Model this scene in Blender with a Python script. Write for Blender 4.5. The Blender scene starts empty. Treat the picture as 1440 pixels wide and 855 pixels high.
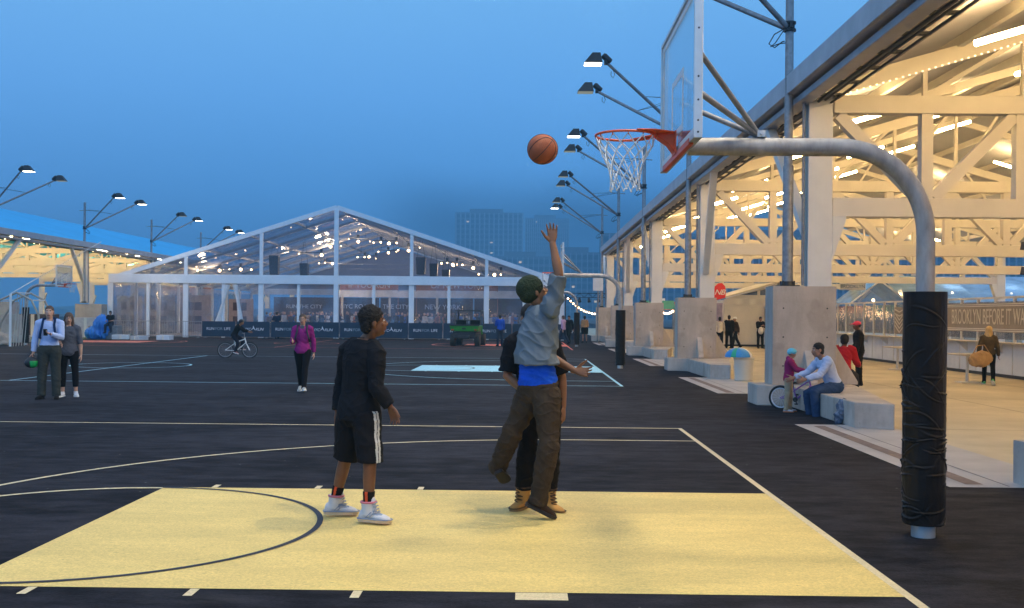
import bpy, bmesh, math, random
from mathutils import Vector, Matrix, noise
random.seed(7)
SC = bpy.context.scene
COL = SC.collection
PI = math.pi
V = Vector
CAMH = 1.66
CAM = (Matrix.Rotation(math.radians(.764), 3, 'Z') @ Matrix.Rotation(PI/2, 3, 'X') @ Matrix.Rotation(math.radians(.5), 3, 'Z'))
CR, CU, CD = CAM.col[0].copy(), CAM.col[1].copy(), -CAM.col[2]

def ray(px, py): return CD + CR*((px-720)/1500) + CU*((444-py)/1500)
def G(px, py, z=0.0):
    v = ray(px, py); t = (z-CAMH)/v.z
    return V((v.x*t, v.y*t, z))
def P(px, py, Y):
    v = ray(px, py); t = Y/v.y
    return V((v.x*t, Y, v.z*t+CAMH))

# ---------------------------------------------------------------- materials
MATS = {}
def mat(name, col, rough=.6, metal=0.0, var=.12, scale=3.0, bump=0.0, bscale=40.0, spec=.4, emit=None, est=0.0, col2=None, coords='Object', stretch=None, sss=0.0, trans=0.0, alpha=1.0, detail=5.0):
    if name in MATS: return MATS[name]
    m = bpy.data.materials.new(name); m.use_nodes = True
    nt = m.node_tree; N = nt.nodes; L = nt.links
    b = N['Principled BSDF']
    b.inputs['Roughness'].default_value = rough
    b.inputs['Metallic'].default_value = metal
    b.inputs['Specular IOR Level'].default_value = spec
    tc = N.new('ShaderNodeTexCoord')
    src = tc.outputs[coords]
    if stretch:
        mp = N.new('ShaderNodeMapping'); mp.inputs['Scale'].default_value = stretch
        L.new(src, mp.inputs['Vector']); src = mp.outputs['Vector']
    nz = N.new('ShaderNodeTexNoise'); nz.inputs['Scale'].default_value = scale; nz.inputs['Detail'].default_value = detail; nz.inputs['Roughness'].default_value = .62
    L.new(src, nz.inputs['Vector'])
    rp = N.new('ShaderNodeValToRGB')
    c1 = [max(0, c*(1-var)) for c in col]; c2 = [min(1, c*(1+var)) for c in (col2 or col)]
    rp.color_ramp.elements[0].position = .3; rp.color_ramp.elements[0].color = (*c1, 1)
    rp.color_ramp.elements[1].position = .7; rp.color_ramp.elements[1].color = (*c2, 1)
    L.new(nz.outputs['Fac'], rp.inputs['Fac'])
    L.new(rp.outputs['Color'], b.inputs['Base Color'])
    if bump:
        n2 = N.new('ShaderNodeTexNoise'); n2.inputs['Scale'].default_value = bscale; n2.inputs['Detail'].default_value = 4
        L.new(src, n2.inputs['Vector'])
        bp = N.new('ShaderNodeBump'); bp.inputs['Strength'].default_value = bump; bp.inputs['Distance'].default_value = .02
        L.new(n2.outputs['Fac'], bp.inputs['Height']); L.new(bp.outputs['Normal'], b.inputs['Normal'])
    if emit:
        b.inputs['Emission Color'].default_value = (*emit, 1); b.inputs['Emission Strength'].default_value = est
    if sss:
        b.inputs['Subsurface Weight'].default_value = sss; b.inputs['Subsurface Radius'].default_value = (.02, .008, .004)
    if trans: b.inputs['Transmission Weight'].default_value = trans
    MATS[name] = m
    return m

def clear_mat(name, tint=(.9,.93,.96), haze=.08, gloss=.06, hcol=(.7,.75,.8), bump=0.0, bscale=2.0):
    if name in MATS: return MATS[name]
    m = bpy.data.materials.new(name); m.use_nodes = True
    nt = m.node_tree; N = nt.nodes; L = nt.links
    for n in list(N): N.remove(n)
    out = N.new('ShaderNodeOutputMaterial')
    tr = N.new('ShaderNodeBsdfTransparent'); tr.inputs['Color'].default_value = (*tint, 1)
    df = N.new('ShaderNodeBsdfDiffuse'); df.inputs['Color'].default_value = (*hcol, 1)
    tl = N.new('ShaderNodeBsdfTranslucent'); tl.inputs['Color'].default_value = (*hcol, 1)
    gl = N.new('ShaderNodeBsdfGlossy'); gl.inputs['Roughness'].default_value = .08; gl.inputs['Color'].default_value = (.9,.9,.9,1)
    tc = N.new('ShaderNodeTexCoord'); nz = N.new('ShaderNodeTexNoise'); nz.inputs['Scale'].default_value = bscale; nz.inputs['Detail'].default_value = 3
    L.new(tc.outputs['Object'], nz.inputs['Vector'])
    if bump:
        bp = N.new('ShaderNodeBump'); bp.inputs['Strength'].default_value = bump; bp.inputs['Distance'].default_value = .1
        L.new(nz.outputs['Fac'], bp.inputs['Height']); L.new(bp.outputs['Normal'], gl.inputs['Normal'])
    a0 = N.new('ShaderNodeMixShader'); a0.inputs[0].default_value = .5
    L.new(df.outputs[0], a0.inputs[1]); L.new(tl.outputs[0], a0.inputs[2])
    mh = N.new('ShaderNodeMath'); mh.operation = 'MULTIPLY'; mh.inputs[1].default_value = haze*2
    L.new(nz.outputs['Fac'], mh.inputs[0])
    a = N.new('ShaderNodeMixShader')
    L.new(mh.outputs[0], a.inputs[0]); L.new(tr.outputs[0], a.inputs[1]); L.new(a0.outputs[0], a.inputs[2])
    fr = N.new('ShaderNodeFresnel'); fr.inputs['IOR'].default_value = 1.4
    fm = N.new('ShaderNodeMath'); fm.operation = 'MULTIPLY'; fm.inputs[1].default_value = gloss/.04
    L.new(fr.outputs[0], fm.inputs[0])
    fc = N.new('ShaderNodeMath'); fc.operation = 'MINIMUM'; fc.inputs[1].default_value = .6
    L.new(fm.outputs[0], fc.inputs[0])
    c = N.new('ShaderNodeMixShader')
    L.new(fc.outputs[0], c.inputs[0]); L.new(a.outputs[0], c.inputs[1]); L.new(gl.outputs[0], c.inputs[2])
    L.new(c.outputs[0], out.inputs['Surface'])
    MATS[name] = m
    return m

def glow(name, col, s):
    if name in MATS: return MATS[name]
    m = bpy.data.materials.new(name); m.use_nodes = True
    nt = m.node_tree; N = nt.nodes
    for n in list(N): N.remove(n)
    out = N.new('ShaderNodeOutputMaterial'); e = N.new('ShaderNodeEmission')
    e.inputs['Color'].default_value = (*col, 1); e.inputs['Strength'].default_value = s
    nt.links.new(e.outputs[0], out.inputs['Surface'])
    MATS[name] = m
    return m

# ---------------------------------------------------------------- mesh builder
def basis(d, up=None):
    d = d.normalized(); up = up or V((0,0,1))
    if abs(d.dot(up)) > .98: up = V((0,1,0)) if abs(d.y) < .9 else V((1,0,0))
    a = d.cross(up).normalized(); b = a.cross(d).normalized()
    return d, a, b

class MB:
    def __init__(s): s.v = []; s.f = []; s.m = []
    def add(s, vs, fs, mi=0):
        o = len(s.v); s.v += [tuple(p) for p in vs]
        for f in fs: s.f.append([i+o for i in f]); s.m.append(mi)
        return s
    def hexa(s, p, mi=0):   # p: 4 bottom ccw, 4 top ccw
        return s.add(p, [(3,2,1,0),(4,5,6,7),(0,1,5,4),(1,2,6,5),(2,3,7,6),(3,0,4,7)], mi)
    def box(s, x0, x1, y0, y1, z0, z1, mi=0):
        return s.hexa([(x0,y0,z0),(x1,y0,z0),(x1,y1,z0),(x0,y1,z0),(x0,y0,z1),(x1,y0,z1),(x1,y1,z1),(x0,y1,z1)], mi)
    def obox(s, c, ax, ay, az, mi=0):   # oriented half-axes
        c = V(c); q = []
        for z in (-1,1):
            for x, y in ((-1,-1),(1,-1),(1,1),(-1,1)): q.append(c+ax*x+ay*y+az*z)
        return s.hexa(q, mi)
    def bar(s, p, q, w, h, mi=0, up=None):
        p, q = V(p), V(q); d, a, b = basis(q-p, up)
        return s.obox((p+q)/2, d*((q-p).length/2), a*(w/2), b*(h/2), mi)
    def tube(s, pts, r, n=10, mi=0, caps=True, closed=False):
        pts = [V(p) for p in pts]; k = len(pts)
        rs = r if isinstance(r, (list, tuple)) else [r]*k
        vs = []; a = None
        for i, p in enumerate(pts):
            if closed: t = pts[(i+1) % k]-pts[i-1]
            else: t = pts[min(i+1,k-1)]-pts[max(i-1,0)]
            t = t.normalized() if t.length > 1e-9 else V((0,0,1))
            if a is None: _, a, b = basis(t)
            a = (a-t*a.dot(t)).normalized(); b = t.cross(a)
            for j in range(n):
                an = 2*PI*j/n; vs.append(p+a*(math.cos(an)*rs[i])+b*(math.sin(an)*rs[i]))
        fs = []
        for i in range(k if closed else k-1):
            i2 = (i+1) % k
            for j in range(n): fs.append((i*n+j, i*n+(j+1)%n, i2*n+(j+1)%n, i2*n+j))
        if caps and not closed:
            fs.append(tuple(range(n-1,-1,-1))); fs.append(tuple((k-1)*n+j for j in range(n)))
        return s.add(vs, fs, mi)
    def limb(s, pts, rs, n=14, mi=0, round_ends=True):
        pts = [V(p) for p in pts]; rs = list(rs)
        if round_ends:
            d0 = (pts[0]-pts[1]).normalized(); d1 = (pts[-1]-pts[-2]).normalized()
            a, b = pts[0], pts[-1]; r0, r1 = rs[0], rs[-1]
            pts = [a+d0*r0*.95, a+d0*r0*.7]+pts+[b+d1*r1*.7, b+d1*r1*.95]
            rs = [r0*.3, r0*.72]+rs+[r1*.72, r1*.3]
        return s.tube(pts, rs, n, mi)
    def rings(s, rg, n=20, mi=0):   # rg: (centre, A, B)
        vs = []
        for c, A, B in rg:
            for j in range(n):
                an = 2*PI*j/n; vs.append(c+A*math.cos(an)+B*math.sin(an))
        k = len(rg); fs = []
        for i in range(k-1):
            for j in range(n): fs.append((i*n+j, i*n+(j+1)%n, (i+1)*n+(j+1)%n, (i+1)*n+j))
        fs.append(tuple(range(n-1,-1,-1))); fs.append(tuple((k-1)*n+j for j in range(n)))
        return s.add(vs, fs, mi)
    def ell(s, c, A, B, C, n=14, m=9, mi=0):
        c = V(c); vs = [c-C]; fs = []
        for i in range(1, m):
            ph = PI*i/m
            for j in range(n):
                an = 2*PI*j/n; vs.append(c+(A*math.cos(an)+B*math.sin(an))*math.sin(ph)-C*math.cos(ph))
        vs.append(c+C); last = len(vs)-1
        for j in range(n): fs.append((0, 1+(j+1)%n, 1+j))
        for i in range(m-2):
            for j in range(n): fs.append((1+i*n+j, 1+i*n+(j+1)%n, 1+(i+1)*n+(j+1)%n, 1+(i+1)*n+j))
        for j in range(n): fs.append((last, 1+(m-2)*n+j, 1+(m-2)*n+(j+1)%n))
        return s.add(vs, fs, mi)
    def ball(s, c, r, n=12, m=8, mi=0): return s.ell(c, V((r,0,0)), V((0,r,0)), V((0,0,r)), n, m, mi)
    def lathe(s, prof, c=(0,0,0), n=20, mi=0, axis=V((0,0,1))):
        c = V(c); d, a, b = basis(axis); k = len(prof); vs = []
        for r, z in prof:
            for j in range(n):
                an = 2*PI*j/n; vs.append(c+d*z+(a*math.cos(an)+b*math.sin(an))*r)
        fs = []
        for i in range(k-1):
            for j in range(n): fs.append((i*n+j, (i+1)*n+j, (i+1)*n+(j+1)%n, i*n+(j+1)%n))
        fs.append(tuple(range(n))); fs.append(tuple((k-1)*n+j for j in range(n-1,-1,-1)))
        return s.add(vs, fs, mi)
    def prism(s, poly, ext, mi=0):   # poly: list of 3d points, ext: vector
        k = len(poly); p = [V(q) for q in poly]; e = V(ext)
        vs = p+[q+e for q in p]
        fs = [tuple(range(k-1,-1,-1)), tuple(range(k, 2*k))]+[(i, (i+1)%k, k+(i+1)%k, k+i) for i in range(k)]
        return s.add(vs, fs, mi)
    def poly(s, pts, mi=0): return s.add(pts, [tuple(range(len(pts)))], mi)
    def mesh(s, name='m', off=None):
        me = bpy.data.meshes.new(name)
        vs = s.v if off is None else [(x-off[0], y-off[1], z-off[2]) for x, y, z in s.v]
        me.from_pydata(vs, [], s.f)
        me.polygons.foreach_set('material_index', s.m)
        me.update()
        return me
    def build(s, name, mats, parent=None, loc=None, smooth=True, bevel=0.0, fix=True, ang=38):
        me = s.mesh(name)
        if fix:
            bm = bmesh.new(); bm.from_mesh(me); bmesh.ops.recalc_face_normals(bm, faces=bm.faces); bm.to_mesh(me); bm.free()
        if smooth:
            me.polygons.foreach_set('use_smooth', [True]*len(me.polygons)); me.set_sharp_from_angle(angle=math.radians(ang))
        return put(name, me, mats, parent, loc, bevel)

def put(name, me, mats, parent=None, loc=None, bevel=0.0):
    for m in (mats if isinstance(mats, (list, tuple)) else [mats]): me.materials.append(m)
    o = bpy.data.objects.new(name, me); COL.objects.link(o)
    if parent: o.parent = parent
    if loc is not None: o.location = loc
    if bevel:
        b = o.modifiers.new('edge', 'BEVEL'); b.width = bevel; b.segments = 2; b.limit_method = 'ANGLE'; b.angle_limit = math.radians(40)
    return o

def tag(o, label, cat, group=None):
    o['label'] = label; o['category'] = cat
    if group: o['group'] = group
    return o
def thing(name, label, cat, loc=(0,0,0), rz=0.0, group=None):
    o = bpy.data.objects.new(name, None); COL.objects.link(o)
    o.empty_display_size = .2; o.location = loc; o.rotation_euler = (0,0,rz)
    return tag(o, label, cat, group)
def struct(o, kind='structure'):
    o['kind'] = kind; return o
def copy_tree(o, parent=None):
    c = o.copy(); COL.objects.link(c); c.parent = parent
    for ch in list(o.children): copy_tree(ch, c)
    return c
def dup(o, label, loc=None, rz=None, group=None):
    c = copy_tree(o)
    c['label'] = label
    if group: c['group'] = group
    if loc is not None: c.location = loc
    if rz is not None: c.rotation_euler = (0,0,rz)
    return c
def text(s, size, m, parent, loc, rot, name='lettering', depth=.004, align='CENTER', shear=0.0, sx=1.0):
    cu = bpy.data.curves.new(name, 'FONT'); cu.body = s; cu.size = size; cu.extrude = depth; cu.align_x = align; cu.align_y = 'CENTER'; cu.shear = shear
    me = evaluated(bpy.data.objects.new('tmp', cu)); bpy.data.curves.remove(cu)
    me.materials.clear(); me.materials.append(m)
    o = bpy.data.objects.new(name, me); COL.objects.link(o); o.parent = parent; o.location = loc; o.rotation_euler = rot; o.scale = (sx,1,1)
    return o

SCRATCH = bpy.data.scenes.new('scratch')
def evaluated(ob):
    SCRATCH.collection.objects.link(ob)
    with bpy.context.temp_override(scene=SCRATCH, view_layer=SCRATCH.view_layers[0]): dg = bpy.context.evaluated_depsgraph_get()
    dg.update()
    m2 = bpy.data.meshes.new_from_object(ob.evaluated_get(dg), depsgraph=dg)
    bpy.data.objects.remove(ob)
    return m2
def remesh(mb, vox, it=4):
    me = mb.mesh('tmp'); ob = bpy.data.objects.new('tmp', me)
    r = ob.modifiers.new('r', 'REMESH'); r.mode = 'VOXEL'; r.voxel_size = vox
    if it:
        sm = ob.modifiers.new('s', 'SMOOTH'); sm.factor = .5; sm.iterations = it
    m2 = evaluated(ob); bpy.data.meshes.remove(me)
    m2.polygons.foreach_set('use_smooth', [True]*len(m2.polygons))
    return m2
def wrinkle(me, amp, freq, stretch=(1,1,2.2), seed=0):
    sx, sy, sz = (freq*q for q in stretch); out = []
    vs = [(v.co.copy(), v.normal.copy()) for v in me.vertices]
    for c, nr in vs:
        n = noise.noise(V((c.x*sx+seed, c.y*sy, c.z*sz)))
        n2 = abs(noise.noise(V((c.x*sx*.6+5, c.y*sy*.6+seed, c.z*sz*.9+c.x*9))))
        n3 = 1-abs(noise.noise(V((c.x*sx*1.5+c.z*sz*.35+seed, c.y*sy*1.5+9, c.z*sz*1.1-c.x*sx*.5))))
        out += tuple(c+nr*((n*.5+.3-n2*1.4+.5*n3**9)*amp))
    me.vertices.foreach_set('co', out)
    me.update()
def paint(me, fn):
    for p in me.polygons:
        i = fn(p.center)
        if i: p.material_index = i

def concrete(name, col):
    m = bpy.data.materials.new(name); m.use_nodes = True; nt = m.node_tree; N = nt.nodes; L = nt.links; b = N['Principled BSDF']
    tc = N.new('ShaderNodeTexCoord')
    def nz(scale, st, det=6, ro=.65, off=0):
        mp = N.new('ShaderNodeMapping'); mp.inputs['Scale'].default_value = st; mp.inputs['Location'].default_value = (off,)*3; L.new(tc.outputs['Object'], mp.inputs[0])
        n = N.new('ShaderNodeTexNoise'); n.inputs['Scale'].default_value = scale; n.inputs['Detail'].default_value = det; n.inputs['Roughness'].default_value = ro; L.new(mp.outputs[0], n.inputs['Vector']); return n.outputs['Fac']
    def ramp(fac, p0, c0, p1, c1):
        r = N.new('ShaderNodeValToRGB'); r.color_ramp.elements[0].position = p0; r.color_ramp.elements[0].color = (*c0,1); r.color_ramp.elements[1].position = p1; r.color_ramp.elements[1].color = (*c1,1); L.new(fac, r.inputs['Fac']); return r.outputs[0]
    def mul(a, c, f=1.0):
        x = N.new('ShaderNodeMix'); x.data_type = 'RGBA'; x.blend_type = 'MULTIPLY'; x.inputs['Factor'].default_value = f; L.new(a, x.inputs[6]); L.new(c, x.inputs[7]); return x.outputs[2]
    base = ramp(nz(.9,(1,1,1)), .3, [q*.78 for q in col], .7, [q*1.15 for q in col])
    streak = ramp(nz(2.4,(1,1,.16),8,.7,3), .36, (.62,.60,.58), .60, (1,1,1))
    patch = ramp(nz(1.5,(1,1,.8),3,.5,7), .56, (1,1,1), .60, (.80,.78,.76))
    pits = ramp(nz(46,(1,1,1),3,.6,1), .26, (.45,.44,.43), .36, (1,1,1))
    c = mul(mul(mul(base, streak, .45), patch, .5), pits, .7)
    L.new(c, b.inputs['Base Color']); b.inputs['Roughness'].default_value = .88; b.inputs['Specular IOR Level'].default_value = .25
    bp = N.new('ShaderNodeBump'); bp.inputs['Strength'].default_value = .3; bp.inputs['Distance'].default_value = .012; L.new(nz(34,(1,1,1),5), bp.inputs['Height']); L.new(bp.outputs[0], b.inputs['Normal'])
    MATS[name] = m
    return m
# palette
M_white = mat('white_paint', (.74,.74,.71), .45, var=.05, scale=2)
M_whitesteel = mat('white_steel', (.72,.70,.64), .5, var=.07, scale=1.3, bump=.05, bscale=6)
M_galv = mat('galvanised_steel', (.24,.25,.26), .5, .35, var=.25, scale=9, bump=.05)
M_galv2 = mat('weathered_galvanised', (.36,.335,.31), .55, .2, var=.30, scale=9, bump=.10, stretch=(1,1,.35))
M_conc = concrete('plinth_concrete', (.50,.44,.375))
M_dark = mat('black_metal', (.03,.031,.033), .45, .3, var=.2)
M_blackpl = mat('black_plastic', (.02,.02,.021), .5, var=.2)
M_black = mat('black_cloth', (.010,.010,.012), .9, var=.3, scale=14, bump=.3, bscale=200, spec=.08)
M_orange = mat('orange_rim_paint', (.72,.10,.025), .4, var=.1)
M_net = mat('net_cord', (.75,.75,.73), .8, var=.08)
M_alu = mat('aluminium', (.62,.62,.6), .35, .6, var=.08, scale=6)
M_rubber = mat('tyre_rubber', (.018,.018,.018), .75, var=.25)
M_tube = glow('warm_tube_light', (1.0,.66,.29), 138)
M_flood = glow('floodlight_lens', (1.0,.93,.78), 12)
M_floodoff = glow('floodlight_lens_dim', (.9,.95,.8), .25)
M_bulb = glow('warm_bulb', (1.0,.62,.30), 22)
M_led = glow('led_bead', (1.0,.80,.48), 3)
M_vinyl = clear_mat('clear_vinyl_wall', (.80,.82,.88), .22, .11, (.50,.53,.64), .25, 1.2)
M_vinylgable = clear_mat('clear_vinyl_gable', (.84,.87,.92), .09, .06, (.52,.55,.66), .1, 1.0)
M_vinylroof = clear_mat('clear_vinyl_roof', (.80,.85,.92), .24, .05, (.62,.69,.80), 0, .6)
M_glass = clear_mat('backboard_glass', (.93,.96,.97), .02, .06, (.8,.85,.9))
# ---------------------------------------------------------------- world, camera
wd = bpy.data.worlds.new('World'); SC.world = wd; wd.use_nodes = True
N = wd.node_tree.nodes; L = wd.node_tree.links
bgn = N['Background']
SUN_EL, SUN_AZ = math.radians(2.0), math.radians(-60)
sky = N.new('ShaderNodeTexSky'); sky.sky_type = 'NISHITA'; sky.sun_disc = False
sky.sun_elevation = SUN_EL; sky.sun_rotation = SUN_AZ; sky.dust_density = 2.0; sky.air_density = 1.5; sky.ozone_density = 3.0
tc = N.new('ShaderNodeTexCoord'); sp = N.new('ShaderNodeSeparateXYZ'); L.new(tc.outputs['Generated'], sp.inputs[0])
nz = N.new('ShaderNodeTexNoise'); nz.inputs['Scale'].default_value = 2.2; nz.inputs['Detail'].default_value = 4
L.new(tc.outputs['Generated'], nz.inputs['Vector'])
ad = N.new('ShaderNodeMath'); ad.operation = 'MULTIPLY_ADD'; ad.inputs[1].default_value = .03; ad.inputs[2].default_value = -.015
L.new(nz.outputs['Fac'], ad.inputs[0])
a2 = N.new('ShaderNodeMath'); a2.operation = 'ADD'; L.new(ad.outputs[0], a2.inputs[0]); L.new(sp.outputs['Z'], a2.inputs[1])
rp = N.new('ShaderNodeValToRGB'); L.new(a2.outputs[0], rp.inputs['Fac'])
# overcast dusk: fog bank low down, brighter cloud overhead
stops = [(0.0,(.060,.25,.62)),(.05,(.066,.28,.70)),(.11,(.095,.37,.88)),(.2,(.15,.46,.99)),(.3,(.20,.53,1.0)),(.6,(.27,.47,.80)),(1.0,(.38,.50,.72))]
cr = rp.color_ramp
while len(cr.elements) < len(stops): cr.elements.new(.5)
for e, (p_, c_) in zip(cr.elements, stops): e.position = p_; e.color = (*c_, 1)
mx = N.new('ShaderNodeMix'); mx.data_type = 'RGBA'; mx.blend_type = 'ADD'; mx.inputs['Factor'].default_value = .02
L.new(rp.outputs['Color'], mx.inputs[6]); L.new(sky.outputs['Color'], mx.inputs[7])
# darker bank of fog low over the city across the river
def mrange(src, f0, f1, t0, t1):
    q = N.new('ShaderNodeMapRange'); q.interpolation_type = 'SMOOTHSTEP'
    for nm_, v_ in (('From Min',f0),('From Max',f1),('To Min',t0),('To Max',t1)): q.inputs[nm_].default_value = v_
    L.new(src, q.inputs['Value']); return q
nzb = N.new('ShaderNodeTexNoise'); nzb.inputs['Scale'].default_value = 5.0; nzb.inputs['Detail'].default_value = 5; L.new(tc.outputs['Generated'], nzb.inputs['Vector'])
wob = N.new('ShaderNodeMath'); wob.operation = 'MULTIPLY_ADD'; wob.inputs[1].default_value = .10; L.new(nzb.outputs['Fac'], wob.inputs[0]); L.new(sp.outputs['X'], wob.inputs[2])
mr0 = mrange(wob.outputs[0], -.14, .0, 0, 1); mr1 = mrange(wob.outputs[0], .22, .50, 1, 0)
mr = N.new('ShaderNodeMath'); mr.operation = 'MULTIPLY'; L.new(mr0.outputs[0], mr.inputs[0]); L.new(mr1.outputs[0], mr.inputs[1])
wz = N.new('ShaderNodeMath'); wz.operation = 'MULTIPLY_ADD'; wz.inputs[1].default_value = .05; L.new(nzb.outputs['Fac'], wz.inputs[0]); L.new(sp.outputs['Z'], wz.inputs[2])
ez = N.new('ShaderNodeMapRange'); ez.interpolation_type = 'SMOOTHSTEP'; ez.inputs['From Min'].default_value = .172; ez.inputs['From Max'].default_value = .104; ez.inputs['To Min'].default_value = 0; ez.inputs['To Max'].default_value = .97; L.new(wz.outputs[0], ez.inputs['Value'])
mm = N.new('ShaderNodeMath'); mm.operation = 'MULTIPLY'; L.new(mr.outputs[0], mm.inputs[0]); L.new(ez.outputs[0], mm.inputs[1])
mx2 = N.new('ShaderNodeMix'); mx2.data_type = 'RGBA'; L.new(mm.outputs[0], mx2.inputs['Factor']); L.new(mx.outputs[2], mx2.inputs[6]); mx2.inputs[7].default_value = (.014,.06,.17,1)
# sky behind the camera brightened, an added boost for surfaces facing the viewer
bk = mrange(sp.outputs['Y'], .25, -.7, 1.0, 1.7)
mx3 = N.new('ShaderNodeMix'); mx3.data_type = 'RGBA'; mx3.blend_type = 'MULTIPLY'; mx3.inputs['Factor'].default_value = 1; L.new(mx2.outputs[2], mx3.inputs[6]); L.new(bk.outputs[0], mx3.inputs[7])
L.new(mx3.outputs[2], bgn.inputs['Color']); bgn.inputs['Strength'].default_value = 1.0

cam = bpy.data.cameras.new('camera'); cam.sensor_width = 36; cam.lens = 37.5; cam.shift_y = 16.5/1440; cam.clip_end = 6000; cam.clip_start = .05
co = bpy.data.objects.new('camera', cam); COL.objects.link(co)
co.matrix_world = Matrix.Translation((0,0,CAMH)) @ CAM.to_4x4()
SC.camera = co
SC.view_settings.view_transform = 'Standard'; SC.view_settings.look = 'None'; SC.view_settings.exposure = 0; SC.view_settings.gamma = 1
SC.cycles.use_denoising = True
SC.cycles.max_bounces = 8; SC.cycles.transparent_max_bounces = 32; SC.cycles.volume_bounces = 0
SC.cycles.sample_clamp_indirect = 6; SC.cycles.use_light_tree = True
SC.cycles.caustics_reflective = False; SC.cycles.caustics_refractive = False

def lamp(kind, name, loc, power, col, size=.1, rot=None, spot=None, blend=.6):
    l = bpy.data.lights.new(name, kind); l.energy = power; l.color = col
    if kind == 'SUN': l.angle = size
    elif kind == 'AREA': l.size = size
    else: l.shadow_soft_size = size
    if spot: l.spot_size = math.radians(spot); l.spot_blend = blend
    o = bpy.data.objects.new(name, l); COL.objects.link(o); o.location = loc
    if rot is not None: o.rotation_euler = V(rot).to_track_quat('-Z','Y').to_euler()
    return o
# what is left of the daylight, a broad soft glow through the cloud
lamp('SUN', 'dusk_sun', (0,0,50), .12, (.8,.88,1.0), math.radians(40), (.45,.35,-1))

# ---------------------------------------------------------------- ground
def sheet(name, pts, m, z=0.0):
    mb = MB(); mb.poly([(x,y,z) for x, y in pts]); return struct(mb.build(name, m, smooth=False, fix=False))
def rect(name, x0, x1, y0, y1, m, z): return sheet(name, [(x0,y0),(x1,y0),(x1,y1),(x0,y1)], m, z)

def asphalt():
    m = bpy.data.materials.new('court_asphalt'); m.use_nodes = True; nt = m.node_tree; N = nt.nodes; L = nt.links; b = N['Principled BSDF']
    tc = N.new('ShaderNodeTexCoord')
    def nzn(s, d, st=(1,1,1)):
        mp = N.new('ShaderNodeMapping'); mp.inputs['Scale'].default_value = st; L.new(tc.outputs['Object'], mp.inputs[0])
        n = N.new('ShaderNodeTexNoise'); n.inputs['Scale'].default_value = s; n.inputs['Detail'].default_value = d; n.inputs['Roughness'].default_value = .65; L.new(mp.outputs[0], n.inputs['Vector']); return n
    big = nzn(.35, 6, (.5,1.4,1)); mid = nzn(3, 9, (.7,1.5,1)); fine = nzn(42, 6)
    r1 = N.new('ShaderNodeValToRGB'); r1.color_ramp.elements[0].color = (.0065,.0068,.0095,1); r1.color_ramp.elements[1].color = (.027,.0275,.036,1)
    r1.color_ramp.elements[0].position = .32; r1.color_ramp.elements[1].position = .7
    add = N.new('ShaderNodeMath'); add.operation = 'ADD'; L.new(big.outputs['Fac'], add.inputs[0])
    s1 = N.new('ShaderNodeMath'); s1.operation = 'MULTIPLY_ADD'; s1.inputs[1].default_value = 1.3; s1.inputs[2].default_value = -.65; L.new(mid.outputs['Fac'], s1.inputs[0]); L.new(s1.outputs[0], add.inputs[1])
    L.new(add.outputs[0], r1.inputs['Fac'])
    mixf = N.new('ShaderNodeMix'); mixf.data_type = 'RGBA'; mixf.blend_type = 'MULTIPLY'; mixf.inputs['Factor'].default_value = .7
    r2 = N.new('ShaderNodeValToRGB'); r2.color_ramp.elements[0].color = (.5,.5,.5,1); r2.color_ramp.elements[1].color = (1.5,1.5,1.5,1); r2.color_ramp.elements[0].position = .3; r2.color_ramp.elements[1].position = .72
    L.new(fine.outputs['Fac'], r2.inputs['Fac']); L.new(r1.outputs[0], mixf.inputs[6]); L.new(r2.outputs[0], mixf.inputs[7])
    # pale scuffs and dust specks
    sc = nzn(1.1, 8, (.6,1.8,1)); rs = N.new('ShaderNodeValToRGB'); rs.color_ramp.elements[0].position = .58; rs.color_ramp.elements[0].color = (0,0,0,1); rs.color_ramp.elements[1].position = .74; rs.color_ramp.elements[1].color = (.55,.55,.55,1)
    L.new(sc.outputs['Fac'], rs.inputs['Fac'])
    mx = N.new('ShaderNodeMix'); mx.data_type = 'RGBA'; L.new(rs.outputs[0], mx.inputs['Factor']); L.new(mixf.outputs[2], mx.inputs[6]); mx.inputs[7].default_value = (.055,.054,.056,1)
    vo = N.new('ShaderNodeTexVoronoi'); vo.inputs['Scale'].default_value = 3.2; L.new(tc.outputs['Object'], vo.inputs['Vector'])
    rv = N.new('ShaderNodeValToRGB'); rv.color_ramp.elements[0].position = .015; rv.color_ramp.elements[0].color = (1,1,1,1); rv.color_ramp.elements[1].position = .045; rv.color_ramp.elements[1].color = (0,0,0,1)
    L.new(vo.outputs['Distance'], rv.inputs['Fac'])
    mx2 = N.new('ShaderNodeMix'); mx2.data_type = 'RGBA'; L.new(rv.outputs[0], mx2.inputs['Factor']); L.new(mx.outputs[2], mx2.inputs[6]); mx2.inputs[7].default_value = (.16,.16,.15,1)
    L.new(mx2.outputs[2], b.inputs['Base Color'])
    b.inputs['Roughness'].default_value = .85; b.inputs['Specular IOR Level'].default_value = .08
    bp = N.new('ShaderNodeBump'); bp.inputs['Strength'].default_value = .5; bp.inputs['Distance'].default_value = .008
    L.new(fine.outputs['Fac'], bp.inputs['Height']); L.new(bp.outputs[0], b.inputs['Normal'])
    return m
M_asph = asphalt()
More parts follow.
